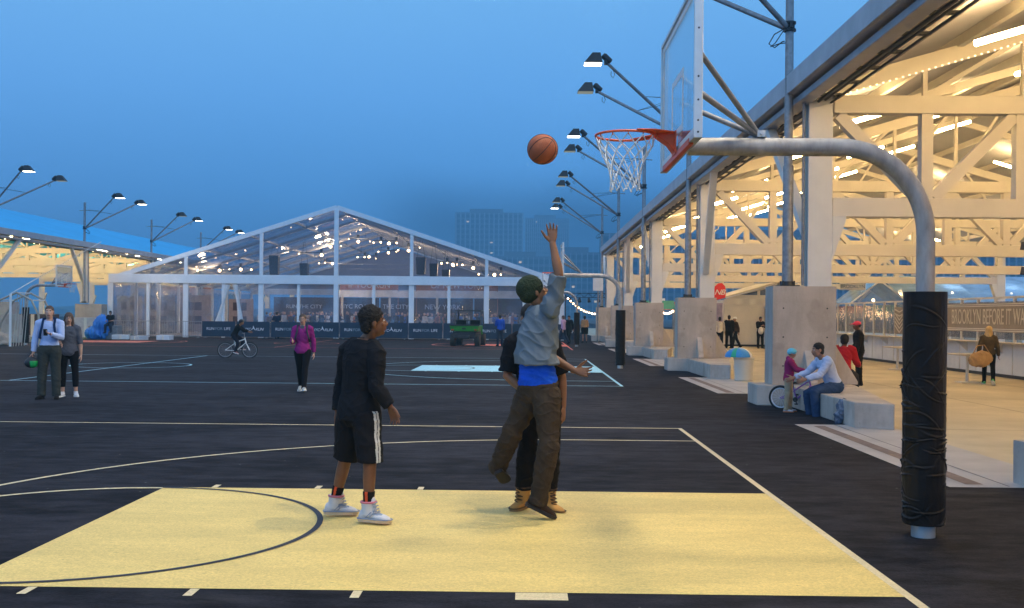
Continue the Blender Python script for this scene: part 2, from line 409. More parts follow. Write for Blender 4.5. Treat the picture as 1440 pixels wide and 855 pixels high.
def paintmat(name, c, var, wear=.5, under=(.025,.026,.034)):
    m = bpy.data.materials.new(name); m.use_nodes = True; nt = m.node_tree; N = nt.nodes; L = nt.links; b = N['Principled BSDF']
    tc = N.new('ShaderNodeTexCoord')
    mp = N.new('ShaderNodeMapping'); mp.inputs['Scale'].default_value = (.5,1.6,1); L.new(tc.outputs['Object'], mp.inputs[0])
    n1 = N.new('ShaderNodeTexNoise'); n1.inputs['Scale'].default_value = 1.6; n1.inputs['Detail'].default_value = 9; n1.inputs['Roughness'].default_value = .7; L.new(mp.outputs[0], n1.inputs['Vector'])
    r1 = N.new('ShaderNodeValToRGB'); r1.color_ramp.elements[0].position = .3; r1.color_ramp.elements[1].position = .7
    r1.color_ramp.elements[0].color = (*[q*(1-var) for q in c],1); r1.color_ramp.elements[1].color = (*[min(1,q*(1+var)) for q in c],1)
    L.new(n1.outputs['Fac'], r1.inputs['Fac'])
    n2 = N.new('ShaderNodeTexNoise'); n2.inputs['Scale'].default_value = 26; n2.inputs['Detail'].default_value = 8; n2.inputs['Roughness'].default_value = .75; L.new(mp.outputs[0], n2.inputs['Vector'])
    r2 = N.new('ShaderNodeValToRGB'); r2.color_ramp.elements[0].position = .52; r2.color_ramp.elements[0].color = (0,0,0,1); r2.color_ramp.elements[1].position = .68; r2.color_ramp.elements[1].color = (wear,)*3+(1,)
    L.new(n2.outputs['Fac'], r2.inputs['Fac'])
    mx = N.new('ShaderNodeMix'); mx.data_type = 'RGBA'; L.new(r2.outputs[0], mx.inputs['Factor']); L.new(r1.outputs[0], mx.inputs[6]); mx.inputs[7].default_value = (*[q*.72 for q in c],1)
    n5 = N.new('ShaderNodeTexNoise'); n5.inputs['Scale'].default_value = 55; n5.inputs['Detail'].default_value = 6; n5.inputs['Roughness'].default_value = .8; L.new(tc.outputs['Object'], n5.inputs['Vector'])
    r5 = N.new('ShaderNodeValToRGB'); r5.color_ramp.elements[0].position = .36; r5.color_ramp.elements[0].color = (.74,.74,.74,1); r5.color_ramp.elements[1].position = .64; r5.color_ramp.elements[1].color = (1.12,1.12,1.12,1); L.new(n5.outputs['Fac'], r5.inputs['Fac'])
    m5 = N.new('ShaderNodeMix'); m5.data_type = 'RGBA'; m5.blend_type = 'MULTIPLY'; m5.inputs['Factor'].default_value = 1; L.new(mx.outputs[2], m5.inputs[6]); L.new(r5.outputs[0], m5.inputs[7]); mx = m5
    v6 = N.new('ShaderNodeTexVoronoi'); v6.inputs['Scale'].default_value = 7; L.new(tc.outputs['Object'], v6.inputs['Vector'])
    r6 = N.new('ShaderNodeValToRGB'); r6.color_ramp.elements[0].position = .03; r6.color_ramp.elements[0].color = (.6,.6,.6,1); r6.color_ramp.elements[1].position = .07; r6.color_ramp.elements[1].color = (0,0,0,1); L.new(v6.outputs['Distance'], r6.inputs['Fac'])
    m6 = N.new('ShaderNodeMix'); m6.data_type = 'RGBA'; L.new(r6.outputs[0], m6.inputs['Factor']); L.new(mx.outputs[2], m6.inputs[6]); m6.inputs[7].default_value = (*[q*.35 for q in c],1); mx = m6
    # a few dark scuff marks left by shoes
    mp3 = N.new('ShaderNodeMapping'); mp3.inputs['Scale'].default_value = (1,6,1); mp3.inputs['Rotation'].default_value = (0,0,.5); L.new(tc.outputs['Object'], mp3.inputs[0])
    v3 = N.new('ShaderNodeTexVoronoi'); v3.inputs['Scale'].default_value = 2.6; L.new(mp3.outputs[0], v3.inputs['Vector'])
    r3 = N.new('ShaderNodeValToRGB'); r3.color_ramp.elements[0].position = .02; r3.color_ramp.elements[0].color = (wear*.9,)*3+(1,); r3.color_ramp.elements[1].position = .07; r3.color_ramp.elements[1].color = (0,0,0,1)
    L.new(v3.outputs['Distance'], r3.inputs['Fac'])
    m3 = N.new('ShaderNodeMix'); m3.data_type = 'RGBA'; L.new(r3.outputs[0], m3.inputs['Factor']); L.new(mx.outputs[2], m3.inputs[6]); m3.inputs[7].default_value = (*under,1)
    L.new(m3.outputs[2], b.inputs['Base Color']); b.inputs['Roughness'].default_value = .62; b.inputs['Specular IOR Level'].default_value = .3
    n4 = N.new('ShaderNodeTexNoise'); n4.inputs['Scale'].default_value = 130; L.new(tc.outputs['Object'], n4.inputs['Vector'])
    bp = N.new('ShaderNodeBump'); bp.inputs['Strength'].default_value = .35; bp.inputs['Distance'].default_value = .006; L.new(n4.outputs['Fac'], bp.inputs['Height']); L.new(bp.outputs[0], b.inputs['Normal'])
    return m
M_yel = paintmat('yellow_court_paint', (.78,.575,.185), .13, .8)
M_yelline = paintmat('pale_yellow_line_paint', (.72,.59,.35), .08)
M_blu = paintmat('pale_blue_court_paint', (.33,.62,.72), .08)
M_red = paintmat('red_court_paint', (.62,.14,.08), .08)
M_blackline = paintmat('dark_line_paint', (.03,.03,.04), .2)
M_deck = mat('pier_concrete', (.52,.44,.295), .8, var=.2, scale=.5, bump=.15, bscale=60, detail=8)
M_pad = mat('pale_paving', (.46,.43,.40), .8, var=.12, scale=1.2, bump=.15, bscale=50)
M_brown = mat('brown_paving_strip', (.20,.145,.12), .8, var=.25, scale=5)
M_water = mat('river_water', (.02,.05,.08), .12, var=.2, scale=.4, bump=.4, bscale=1.2, spec=.5)
M_land = mat('far_ground', (.06,.065,.06), .9, var=.3, scale=.05)

rect('asphalt_ground', -58, 45, -25, 150, M_asph, 0)
rect('water', -1650, 1650, -55, 2250, M_water, -3.0)
mb = MB(); mb.box(-58,45,-25,150,-3.6,-.004); struct(mb.build('pier_ground_edge', M_conc, smooth=False))
mb = MB(); mb.box(20,1600,230,2200,-3.5,-.5); struct(mb.build('city_ground', M_land, smooth=False))
mb = MB(); mb.box(-500,19.9,500,2200,-3.5,-.6); struct(mb.build('shore_ground', M_land, smooth=False))
BAY = 12.75
YK = [20.7+BAY*i for i in range(-1, 5)]
YALL = [20.7+BAY*i for i in range(-4, 5)]     # bay lines of the pier sheds
rect('pier_floor', 5.6, 44, -24, 149, M_deck, .004)
for i, y in enumerate(YK):
    ya, yb = y-10.1, y-4.0
    if i == 0: continue
    rect('pale_pavement', 4.2, 5.598, ya, yb, M_pad, .005)
    rect('pavement_strip', 4.42, 4.60, ya+.16, yb-.25, M_brown, .009)
    rect('pavement_joint', 4.80, 4.815, ya+.05, yb-.05, M_blackline, .009)
for y_ in (3.5, 9.8, 16.1, 22.4, 28.7, 35.0, 41.3, 47.6, 53.9, 60.2): rect('floor_joint', 5.62, 43.9, y_, y_+.02, M_blackline, .0075)
for x_ in (8.9, 12.2, 20.0, 26.0): rect('floor_joint', x_, x_+.02, -23, 148, M_blackline, .0085)
# court markings, one sheet for every shape
def ringpts(cx, cy, r, a0, a1, w, n=72):
    o = []; i_ = []
    for k in range(n+1):
        a = a0+(a1-a0)*k/n
        o.append((cx+r*math.cos(a), cy+r*math.sin(a))); i_.append((cx+(r-w)*math.cos(a), cy+(r-w)*math.sin(a)))
    return o, i_
def arc(name, cx, cy, r, a0, a1, w, m, z, n=72):
    o, i_ = ringpts(cx, cy, r, a0, a1, w, n); mb = MB()
    for k in range(n): mb.poly([(*i_[k],z),(*o[k],z),(*o[k+1],z),(*i_[k+1],z)])
    return struct(mb.build(name, m, smooth=False, fix=False))
def line(name, x0, y0, x1, y1, w, m, z):
    d = V((x1-x0, y1-y0)).normalized(); n = V((-d.y, d.x))*(w/2)
    return sheet(name, [(x0-n.x,y0-n.y),(x1-n.x,y1-n.y),(x1+n.x,y1+n.y),(x0+n.x,y0+n.y)], m, z)
XB = 2.33
def court(yc, hw, mk, ml, w, mirror=False, xc=-12.4):
    f = (lambda x: 2*xc-x) if mirror else (lambda x: x)
    def R2(name, xa, xb, ya, yb, m, z): rect(name, min(f(xa),f(xb)), max(f(xa),f(xb)), ya, yb, m, z)
    R2('key_paint', -3.42, XB-w, yc-1.85, yc+1.85, mk, .004)
    R2('baseline_marking', XB-w, XB, yc-hw, yc+hw, ml, .0044)
    if not mirror:
        R2('sideline_marking', 2*xc-XB, XB-w, yc+hw-w, yc+hw, ml, .0042); R2('sideline_marking', 2*xc-XB, XB-w, yc-hw, yc-hw+w, ml, .0042)
        rect('half_line_marking', xc-w/2, xc+w/2, yc-hw+w, yc+hw-w, ml, .0046)
        arc('centre_circle_marking', xc, yc, 1.83, 0, 2*PI, w, ml, .005)
    rx = .78; a = math.acos(0.0)
    r3 = 6.1
    c0, c1 = (PI/2, 3*PI/2)
    if mirror: c0, c1 = -PI/2, PI/2
    arc('three_point_marking', f(rx), yc, r3, c0, c1, w, ml, .0045)
    R2('three_point_side_marking', rx, XB-w, yc+r3-w, yc+r3, ml, .0047); R2('three_point_side_marking', rx, XB-w, yc-r3, yc-r3+w, ml, .0047)
    arc('free_throw_arc_marking', f(-3.42), yc, 1.83, c0, c1, w, ml, .0052)
    if not mirror: arc('free_throw_inner_arc_marking', f(-3.42), yc, 1.83, -PI/2, PI/2, w-.012, M_blackline, .008)
    for sgn in (-1, 1):
        for xb, wd_ in ((-2.98,.055),(-2.0,.055),(-1.02,.055),(-.05,.31)):
            ya = yc+sgn*1.86; yb = yc+sgn*(2.02)
            R2('lane_marking', xb, xb+wd_, min(ya,yb), max(ya,yb), ml, .0043)
court(8.24, 7.7, M_yel, M_yelline, .06)
court(33.4, 8.0, M_blu, M_blu, .07); court(33.4, 8.0, M_blu, M_blu, .07, True)
court(60.2, 7.9, M_red, M_red, .08); court(60.2, 7.9, M_red, M_red, .08, True)
# ---------------------------------------------------------------- basketball hoops
def pad_mesh(seed, r=.158, z0=.10, z1=1.87, nt=120, nz=400):
    rnd = random.Random(seed); cre = []
    for i in range(64):
        cre.append((rnd.uniform(.15, 1.30) if i < 58 else rnd.uniform(1.3, 1.8), rnd.uniform(-.10,.10), rnd.uniform(0,2*PI), rnd.uniform(.6,1.4), rnd.uniform(.0055,.010), rnd.uniform(.0035,.008), rnd.uniform(0, 2*PI)))
    vs = []; fs = []
    for i in range(nz+1):
        z = z0+(z1-z0)*i/nz
        for j in range(nt):
            a = 2*PI*j/nt; d = 0
            for zc, am, ph, wd_, w, dp, lo in cre:
                da = (a-lo+PI) % (2*PI)-PI
                if abs(da) > wd_: continue
                env = math.cos(da/wd_*PI/2)
                zz = zc+am*math.sin(a*1.6+ph)+am*1.2*da
                e = (z-zz)/w
                if abs(e) < 3.2: d += env*dp*(math.exp(-e*e)*1.5-math.exp(-((e-1.5)**2))*.9)
            d += .006*noise.noise(V((math.cos(a)*2, math.sin(a)*2, z*2.2+seed)))+.003*noise.noise(V((math.cos(a)*6, math.sin(a)*6, z*7+seed)))
            taper = 1-.05*max(0, (.35-z)/.35)
            vs.append((math.cos(a)*(r+d)*taper, math.sin(a)*(r+d)*taper, z))
    for i in range(nz):
        for j in range(nt): fs.append((i*nt+j, i*nt+(j+1)%nt, (i+1)*nt+(j+1)%nt, (i+1)*nt+j))
    fs.append(tuple(range(nt-1,-1,-1))); fs.append(tuple(nz*nt+j for j in range(nt)))
    return MB().add(vs, fs)
M_vinylpad = mat('black_vinyl_pad', (.014,.0115,.010), .40, var=.3, scale=6, bump=.1, bscale=60, spec=.16)

def make_hoop(name, label, loc, rz, seed):
    # local: pole at the origin, board towards -x
    root = thing(name, label, 'basketball hoop', loc, rz, 'basketball hoops on the courts')
    m = MB(); R0 = .069
    pts = [(0,0,0),(0,0,1.0),(0,0,2.2)]
    rc = .66; cz = 2.97-rc
    for i in range(17):
        a = PI/2*i/16; pts.append((-rc+rc*math.cos(a), 0, cz+rc*math.sin(a)))
    pts += [(-1.3,0,2.97),(-1.82,0,2.97)]
    m.tube(pts, R0, 22); m.lathe([(R0+.004,-.02),(R0+.004,.02)], (-1.28,0,2.97), 22, axis=V((1,0,0)))
    m.build('pole', M_galv2, root)
    m = MB(); m.tube([(0,0,-.05),(0,0,.1)], .088, 20); m.build('ground_sleeve', M_alu, root)
    o = pad_mesh(seed).build('pole_pad', M_vinylpad, root, ang=80)
    for p, q in (((-1.27,0,3.05),(-1.84,-.46,3.62)), ((-1.27,0,3.05),(-1.84,.46,3.62)), ((-1.27,0,3.05),(-1.84,.3,3.36)),((-1.27,0,3.05),(-1.84,-.3,3.36))):
        t = MB(); t.tube([p, q], .0215, 10); t.build('brace', M_galv, root)
    t = MB(); t.box(-1.30,-1.24,-.05,.05,3.04,3.09); t.tube([(-1.27,-.07,3.065),(-1.27,.07,3.065)], .012, 8); t.build('brace_bracket', M_alu, root)
    xb0, xb1 = -1.92, -1.86; w, z0, z1 = .915, 2.885, 3.97
    g = MB(); g.box(xb0+.016, xb0+.028, -w+.03, w-.03, z0+.03, z1-.03)
    bd = g.build('backboard', M_glass, root, smooth=False)
    f = MB()
    f.box(xb0, xb1, -w, -w+.032, z0, z1); f.box(xb0, xb1, w-.032, w, z0, z1)
    f.box(xb0, xb1, -w+.032, w-.032, z0, z0+.032); f.box(xb0, xb1, -w+.032, w-.032, z1-.032, z1)
    for zz in (z0+.04, z0+.12, z0+.26, z0+.42, z0+.75, z1-.08): f.lathe([(.008,-.004),(.008,.003)], ((xb0+xb1)/2, -w-.001, zz), 8, axis=V((0,-1,0)), mi=1)
    f.build('frame', [M_alu, M_dark], bd, smooth=False, bevel=.003)
    mk = MB(); xm = xb0+.0135
    def sq(y0, y1, za, zb, t):
        mk.box(xm, xm+.002, y0, y1, za, za+t); mk.box(xm, xm+.002, y0, y1, zb-t, zb)
        mk.box(xm, xm+.002, y0, y0+t, za+t, zb-t); mk.box(xm, xm+.002, y1-t, y1, za+t, zb-t)
    sq(-.305, .305, 3.05, 3.51, .05); mk.build('target_square', M_white, bd, smooth=False)
    mk = MB(); sq(-w+.034, w-.034, z0+.034, z1-.034, .05); mk.build('border_stripe', M_white, bd, smooth=False)
    mk = MB(); mk.box(xb0-.004, xb0+.03, -w+.2, w-.2, z0-.012, z0+.03); mk.build('bottom_trim', M_orange, bd, smooth=False)
    # rim
    cx = xb0-.38; rim = MB(); R = .2286
    rim.tube([(cx+R*math.cos(a), R*math.sin(a), 3.05) for a in [2*PI*i/40 for i in range(40)]], .0095, 10, closed=True)
    for i in range(12):
        a = 2*PI*i/12; rim.tube([(cx+R*math.cos(a)*.985, R*math.sin(a)*.985, 3.045),(cx+R*math.cos(a), R*math.sin(a), 3.022),(cx+R*math.cos(a)*1.02, R*math.sin(a)*1.02, 3.045)], .003, 6)
    ro = rim.build('rim', M_orange, root)
    b = MB()
    b.prism([(xb0-.001,-.07,2.90),(xb0-.001,-.07,3.075),(xb0-.16,-.07,3.075),(xb0-.14,-.07,3.035),(xb0-.06,-.07,2.98)], (0,.14,0))
    b.prism([(xb0-.001,-.075,3.062),(xb0-.17,-.19,3.062),(xb0-.32,-.235,3.055),(xb0-.24,-.13,3.055),(xb0-.17,0,3.055),(xb0-.24,.13,3.055),(xb0-.32,.235,3.055),(xb0-.17,.19,3.062),(xb0-.001,.075,3.062)], (0,0,.012))
    b.box(xb0-.012, xb0-.002, -.1, .1, 2.9, 3.08)
    b.build('bracket', M_orange, ro, smooth=False, bevel=.004)
    # net, knotted diamonds narrowing downwards
    nt = MB(); rows = [(.226,3.03),(.205,2.968),(.172,2.898),(.142,2.825),(.122,2.758),(.112,2.694),(.114,2.635)]
    K = 12; pt = []
    rn = random.Random(seed)
    for i, (r, z) in enumerate(rows):
        pt.append([(cx+(r+rn.uniform(-.006,.006))*math.cos(2*PI*(j+.5*(i%2))/K), (r+rn.uniform(-.006,.006))*math.sin(2*PI*(j+.5*(i%2))/K), z+rn.uniform(-.008,.008)) for j in range(K)])
    for i in range(len(rows)-1):
        for j in range(K):
            for dj in ((0,-1) if i % 2 == 0 else (0,1)):
                nt.tube([pt[i][j], pt[i+1][(j+dj) % K]], .0042 if i else .005, 5)
    for i in range(1, len(rows)):
        for p in pt[i]: nt.ball(p, .0085, 6, 4)
    nt.build('net', M_net, ro)
    return root
hoop = make_hoop('basketball_hoop', 'tall grey gooseneck hoop with crinkled black pole pad, nearest on the yellow key', (3.05,8.2,0), 0, 3)
dup(hoop, 'gooseneck hoop with black pad standing at the end of the pale blue key', (3.03,34.3,0), 0)
dup(hoop, 'small distant gooseneck hoop behind the leaping player, beside the far concrete plinths', (2.78,58.6,0), 0)
dup(hoop, 'gooseneck hoop with red rim behind the couple on the left', (*G(36,485).xy,0), PI)

# ---------------------------------------------------------------- basketball
def ballmat():
    m = mat('basketball_leather', (.36,.088,.030), .55, var=.18, scale=5, bump=.5, bscale=220)
    return m
bp_ = P(763,210,8.5); R = .121
b = MB(); b.ball((0,0,0), R, 32, 20); bo = b.build('basketball', ballmat(), None, loc=bp_, ang=80)
tag(bo, 'orange basketball in mid air left of the near rim', 'basketball'); bo.rotation_euler = (.5,.7,.3)
s = MB()
for ax in ((1,0,0),(0,1,0)):
    _, a, bb = basis(V(ax)); s.tube([(a*math.cos(t)+bb*math.sin(t))*(R+.0002) for t in [2*PI*i/40 for i in range(40)]], .0028, 6, closed=True)
for sg in (-1,1):
    pts = []
    for i in range(40):
        t = 2*PI*i/40; q = V((math.cos(t), .62*sg+.28*sg*math.cos(2*t), math.sin(t))); pts.append(q.normalized()*(R+.0002))
    s.tube(pts, .0028, 6, closed=True)
s.build('seam', M_blackpl, bo)

# ---------------------------------------------------------------- concrete plinths with angled benches
LBLP = ['concrete plinth with grey bench, half out of view at the edge of the court', 'large concrete plinth with angled bench where the man sits beside the child',
        'concrete plinth with bench in front of the dome lidded bin, right of the blue key', 'third concrete plinth from the camera, just behind the blue key hoop pad',
        'fourth concrete plinth from the camera in the row on the right', 'farthest concrete plinth in the row on the right, behind the small hoop']
def make_plinth(label, loc):
    r = thing('concrete_plinth', label, 'concrete plinth', loc, 0, 'concrete plinths along the right pier shed')
    m = MB(); m.box(.35,1.55,-.35,.30,.395,2.27)
    for x, z in ((.55,.75),(.55,1.3),(.55,1.85),(1.38,.75),(1.38,1.3),(1.38,1.85)): m.lathe([(.016,0),(.016,.004)], (x,-.351,z), 8, axis=V((0,-1,0)), mi=1)
    m.build('pedestal', [M_conc, M_dark], r, smooth=False, bevel=.012)
    m = MB(); m.prism([(.05,-.37,0),(.62,-.62,0),(.66,-4.42,0),(1.16,-4.74,0),(1.95,-.3,0),(1.95,.45,0),(.05,.45,0)], (0,0,.39))
    m.build('bench', M_conc, r, smooth=False, bevel=.015)
    m = MB(); m.prism([(1.553,-.1,.393),(2.05,-.1,.393),(2.05,-.1,.45),(1.553,-.1,1.25)], (0,.16,0)); m.build('side_buttress', M_conc, r, smooth=False, bevel=.01)
    m = MB(); m.prism([(.95,-.353,.393),(.95,-.75,.393),(.95,-.75,.45),(.95,-.353,1.05)], (.16,0,0)); m.build('front_buttress', M_conc, r, smooth=False, bevel=.01)
    return r
pl = None
XP = 4.34
for k in range(1, 6):
    y = YK[k]
    if pl is None: pl = make_plinth(LBLP[1], (XP,y,0))
    else: dup(pl, LBLP[k], (XP,y,0))
r0 = thing('concrete_bench', 'plain grey concrete bench block cut off by the edge of the photo', 'bench', (4.98,10.95,0))
m = MB(); m.prism([(0,0,0),(.75,0,0),(.75,-1.6,0),(.16,-1.6,0)], (0,0,.44))
for z, y in ((.33,-.3),(.12,-.34)): m.lathe([(.014,0),(.014,.004)], (.03,y,z), 8, axis=V((-1,0,0)), mi=0)
m.build('bench_block', M_conc, r0, smooth=False, bevel=.012)
# left shed plinths
LL = ['concrete block under the light pole behind the couple', 'concrete block under a light pole, mostly behind the big tent', 'weathered concrete block near the left hoop pad', 'concrete block at the far left edge beside the playground frame']
for i, (x, y) in enumerate([(-29.4,YK[4]+.0),(-29.4,YK[5]+.0),(-27.6,57.0),(-30.2,56.4)]):
    r = thing('concrete_block', LL[i], 'concrete block', (x,y,0), 0, 'concrete blocks along the left pier shed')
    m = MB(); h = (2.2,2.2,1.5,.9)[i]; w = (.95,.9,.45,.6)[i]
    m.box(-w, w, -.5, .5, 0, h); m.box(-w-.2, w+.2, -.8, .7, 0, .38); m.build('block', M_conc, r, smooth=False, bevel=.02)

# ---------------------------------------------------------------- light poles
def make_pole(label, loc, sgn, onA, onB, z0=2.27):
    r = thing('light_pole', label, 'light pole', loc, 0, 'floodlight poles along the pier sheds')
    zc = 7.3; zt = 9.0
    m = MB(); m.tube([(0,0,z0+.02),(0,0,4.6),(0,0,4.62),(0,0,zt)], [.105,.100,.086,.075], 16); m.build('pole', M_galv, r)
    m = MB(); m.box(-.19,.19,-.19,.19,z0,z0+.025); m.lathe([(.14,.025),(.115,.1)], (0,0,z0), 16)
    for a in range(4): m.tube([(.15*math.cos(a*PI/2+PI/4),.15*math.sin(a*PI/2+PI/4),z0),(.15*math.cos(a*PI/2+PI/4),.15*math.sin(a*PI/2+PI/4),z0+.11)], .016, 6)
    m.build('base_plate', M_dark, r)
    m = MB(); m.lathe([(.125,-.09),(.125,-.05),(.10,-.05),(.10,.05),(.125,.05),(.125,.09)], (0,0,zc), 14)
    m.box(-.03,.03,-.16,.16,zc-.05,zc+.05); m.build('clamp', M_dark, r)
    m = MB(); m.tube([(-.35*sgn,0,zt-.55),(.45*sgn,0,zt-.5)], .02, 8); m.build('top_crossbar', M_galv, r)
    m = MB(); m.tube([(sgn*.1,-.1,zc-.05),(sgn*.32,-.12,zc-.18),(sgn*.42,-.1,zc-.36),(sgn*.3,-.06,zc-.42),(sgn*.15,-.02,zc-.3),(sgn*.1,0,zc-.28)], .012, 6)
    m.tube([(sgn*.1,.05,zc-.05),(sgn*.26,.05,zc-.3),(sgn*.36,.02,zc-.38),(sgn*.2,0,zc-.33),(0,0,zc-.3)], .01, 6); m.build('cable', M_blackpl, r)
    for dy, on in ((-2.0,onA),(2.0,onB)):
        tip = V((sgn*2.72, dy, 9.12)); st = V((sgn*.08, dy*.03, zc))
        m = MB(); m.tube([st, tip], [.055,.045], 12); am = m.build('arm', M_galv, r)
        m = MB(); m.tube([st.lerp(tip,.55)+V((0,0,.03)), (0,0,zt-.5)], .008, 6); m.tube([st.lerp(tip,.55)+V((0,0,.03)), (sgn*.45,0,zt-.5)], .006, 6); m.build('guy_rod', M_dark, am)
        q = st.lerp(tip,.93)
        m = MB(); m.tube([q+V((0,0,-.05)), q+V((.04,0,-.16)), q+V((0,0,-.27)), q+V((-.07,0,-.2)), q+V((-.06,0,-.08))], .01, 6); m.build('wire_loop', M_blackpl, am)
        # floodlight: ballast box, hinged hood and lens
        fx = tip+V((sgn*.05,0,.12))
        m = MB(); m.lathe([(.05,-.2),(.09,-.18),(.10,.06),(.07,.12)], fx+V((0,0,.05)), 12, axis=V((sgn*.75,0,.66)))
        m.box(fx.x-.05, fx.x+.05, fx.y-.06, fx.y+.06, fx.z-.16, fx.z+.05)
        hx = fx.x+sgn*.38; zz = fx.z+.02; s1 = sgn
        m.hexa([(hx-.27*1,fx.y-.22,zz-.16),(hx+.27,fx.y-.22,zz-.16),(hx+.27,fx.y+.22,zz-.16),(hx-.27,fx.y+.22,zz-.16),(hx-s1*.10-.12,fx.y-.12,zz+.16),(hx-s1*.10+.12,fx.y-.12,zz+.16),(hx-s1*.10+.12,fx.y+.12,zz+.16),(hx-s1*.10-.12,fx.y+.12,zz+.16)])
        h = m.build('floodlight', M_dark, r, bevel=.012)
        m = MB(); m.box(hx-.25,hx+.25,fx.y-.2,fx.y+.2,zz-.172,zz-.163); m.build('lens', M_flood if on else M_floodoff, h, smooth=False)
    return r
rl = ['tall light pole on the plinth by the child, its lamps out of view above', 'light pole behind the backboard with two lamps beside it, upper lamp lit', 'third light pole on the right, two lamps left of the net', 'fourth light pole on the right, lamps just below the net',
      'farthest light pole on the right, lamps above the raised hand']
for k in range(1, 6): make_pole(rl[k-1], (5.05,YK[k]+.02,0), -1, k in (1,2,3), k in (1,5))
ll = ['light pole at the left edge, lamp heads reaching over the blue roof', 'light pole standing behind the couple with two lit lamps', 'light pole rising left of the tent with one lamp lit', 'farthest light pole on the left, just above the tent roof edge']
for i, k in enumerate((3,4,5,6)): make_pole(ll[i], (-29.65,20.7+BAY*k-.6,0), 1, i != 2, i != 0)
def spot(x, y, z, p, tgt): lamp('SPOT', 'floodlight_beam', (x,y,z), p, (1.0,.87,.66), .38, V(tgt)-V((x,y,z)), 124, .55)
FP = 1250
for k in range(-1, 5):
    for dy in (-2.0,2.0): spot(2.0, 20.7+BAY*(k-1)+dy, 8.95, FP, (-7.0, 20.7+BAY*(k-1)+dy, 0))
for k in range(0, 6):
    for dy in (-2.0,): spot(-26.0, 20.1+BAY*(k-1)+dy, 8.95, FP*.45, (-17, 20.1+BAY*(k-1)+dy, 0))

# ---------------------------------------------------------------- pier sheds
M_roofblue = mat('blue_roof_sheet', (.055,.47,.76), .5, var=.08, scale=.3)
M_roofgrey = mat('grey_roof_sheet', (.42,.42,.44), .55, var=.1, scale=.4)
M_cream = mat('cream_painted_steel', (.70,.65,.55), .5, var=.07, scale=1.1, bump=.06, bscale=5)
M_fascia = mat('grey_gutter_metal', (.42,.43,.45), .5, .3, var=.12, scale=2)
def corr(mb, x0, z0, x1, z1, y0, y1, pitch, amp, th):
    n = int((y1-y0)/pitch*2); vs = []
    for i in range(n+1):
        y = y0+(y1-y0)*i/n; d = amp if i % 2 else -amp
        vs += [(x0,y,z0+d),(x1,y,z1+d),(x1,y,z1+d+th),(x0,y,z0+d+th)]
    fs = []
    for i in range(n):
        a, b = 4*i, 4*i+4
        for j in range(4): fs.append((a+j, b+j, b+(j+1)%4, a+(j+1)%4))
    fs += [(0,1,2,3), (4*n+3,4*n+2,4*n+1,4*n)]
    mb.add(vs, fs)
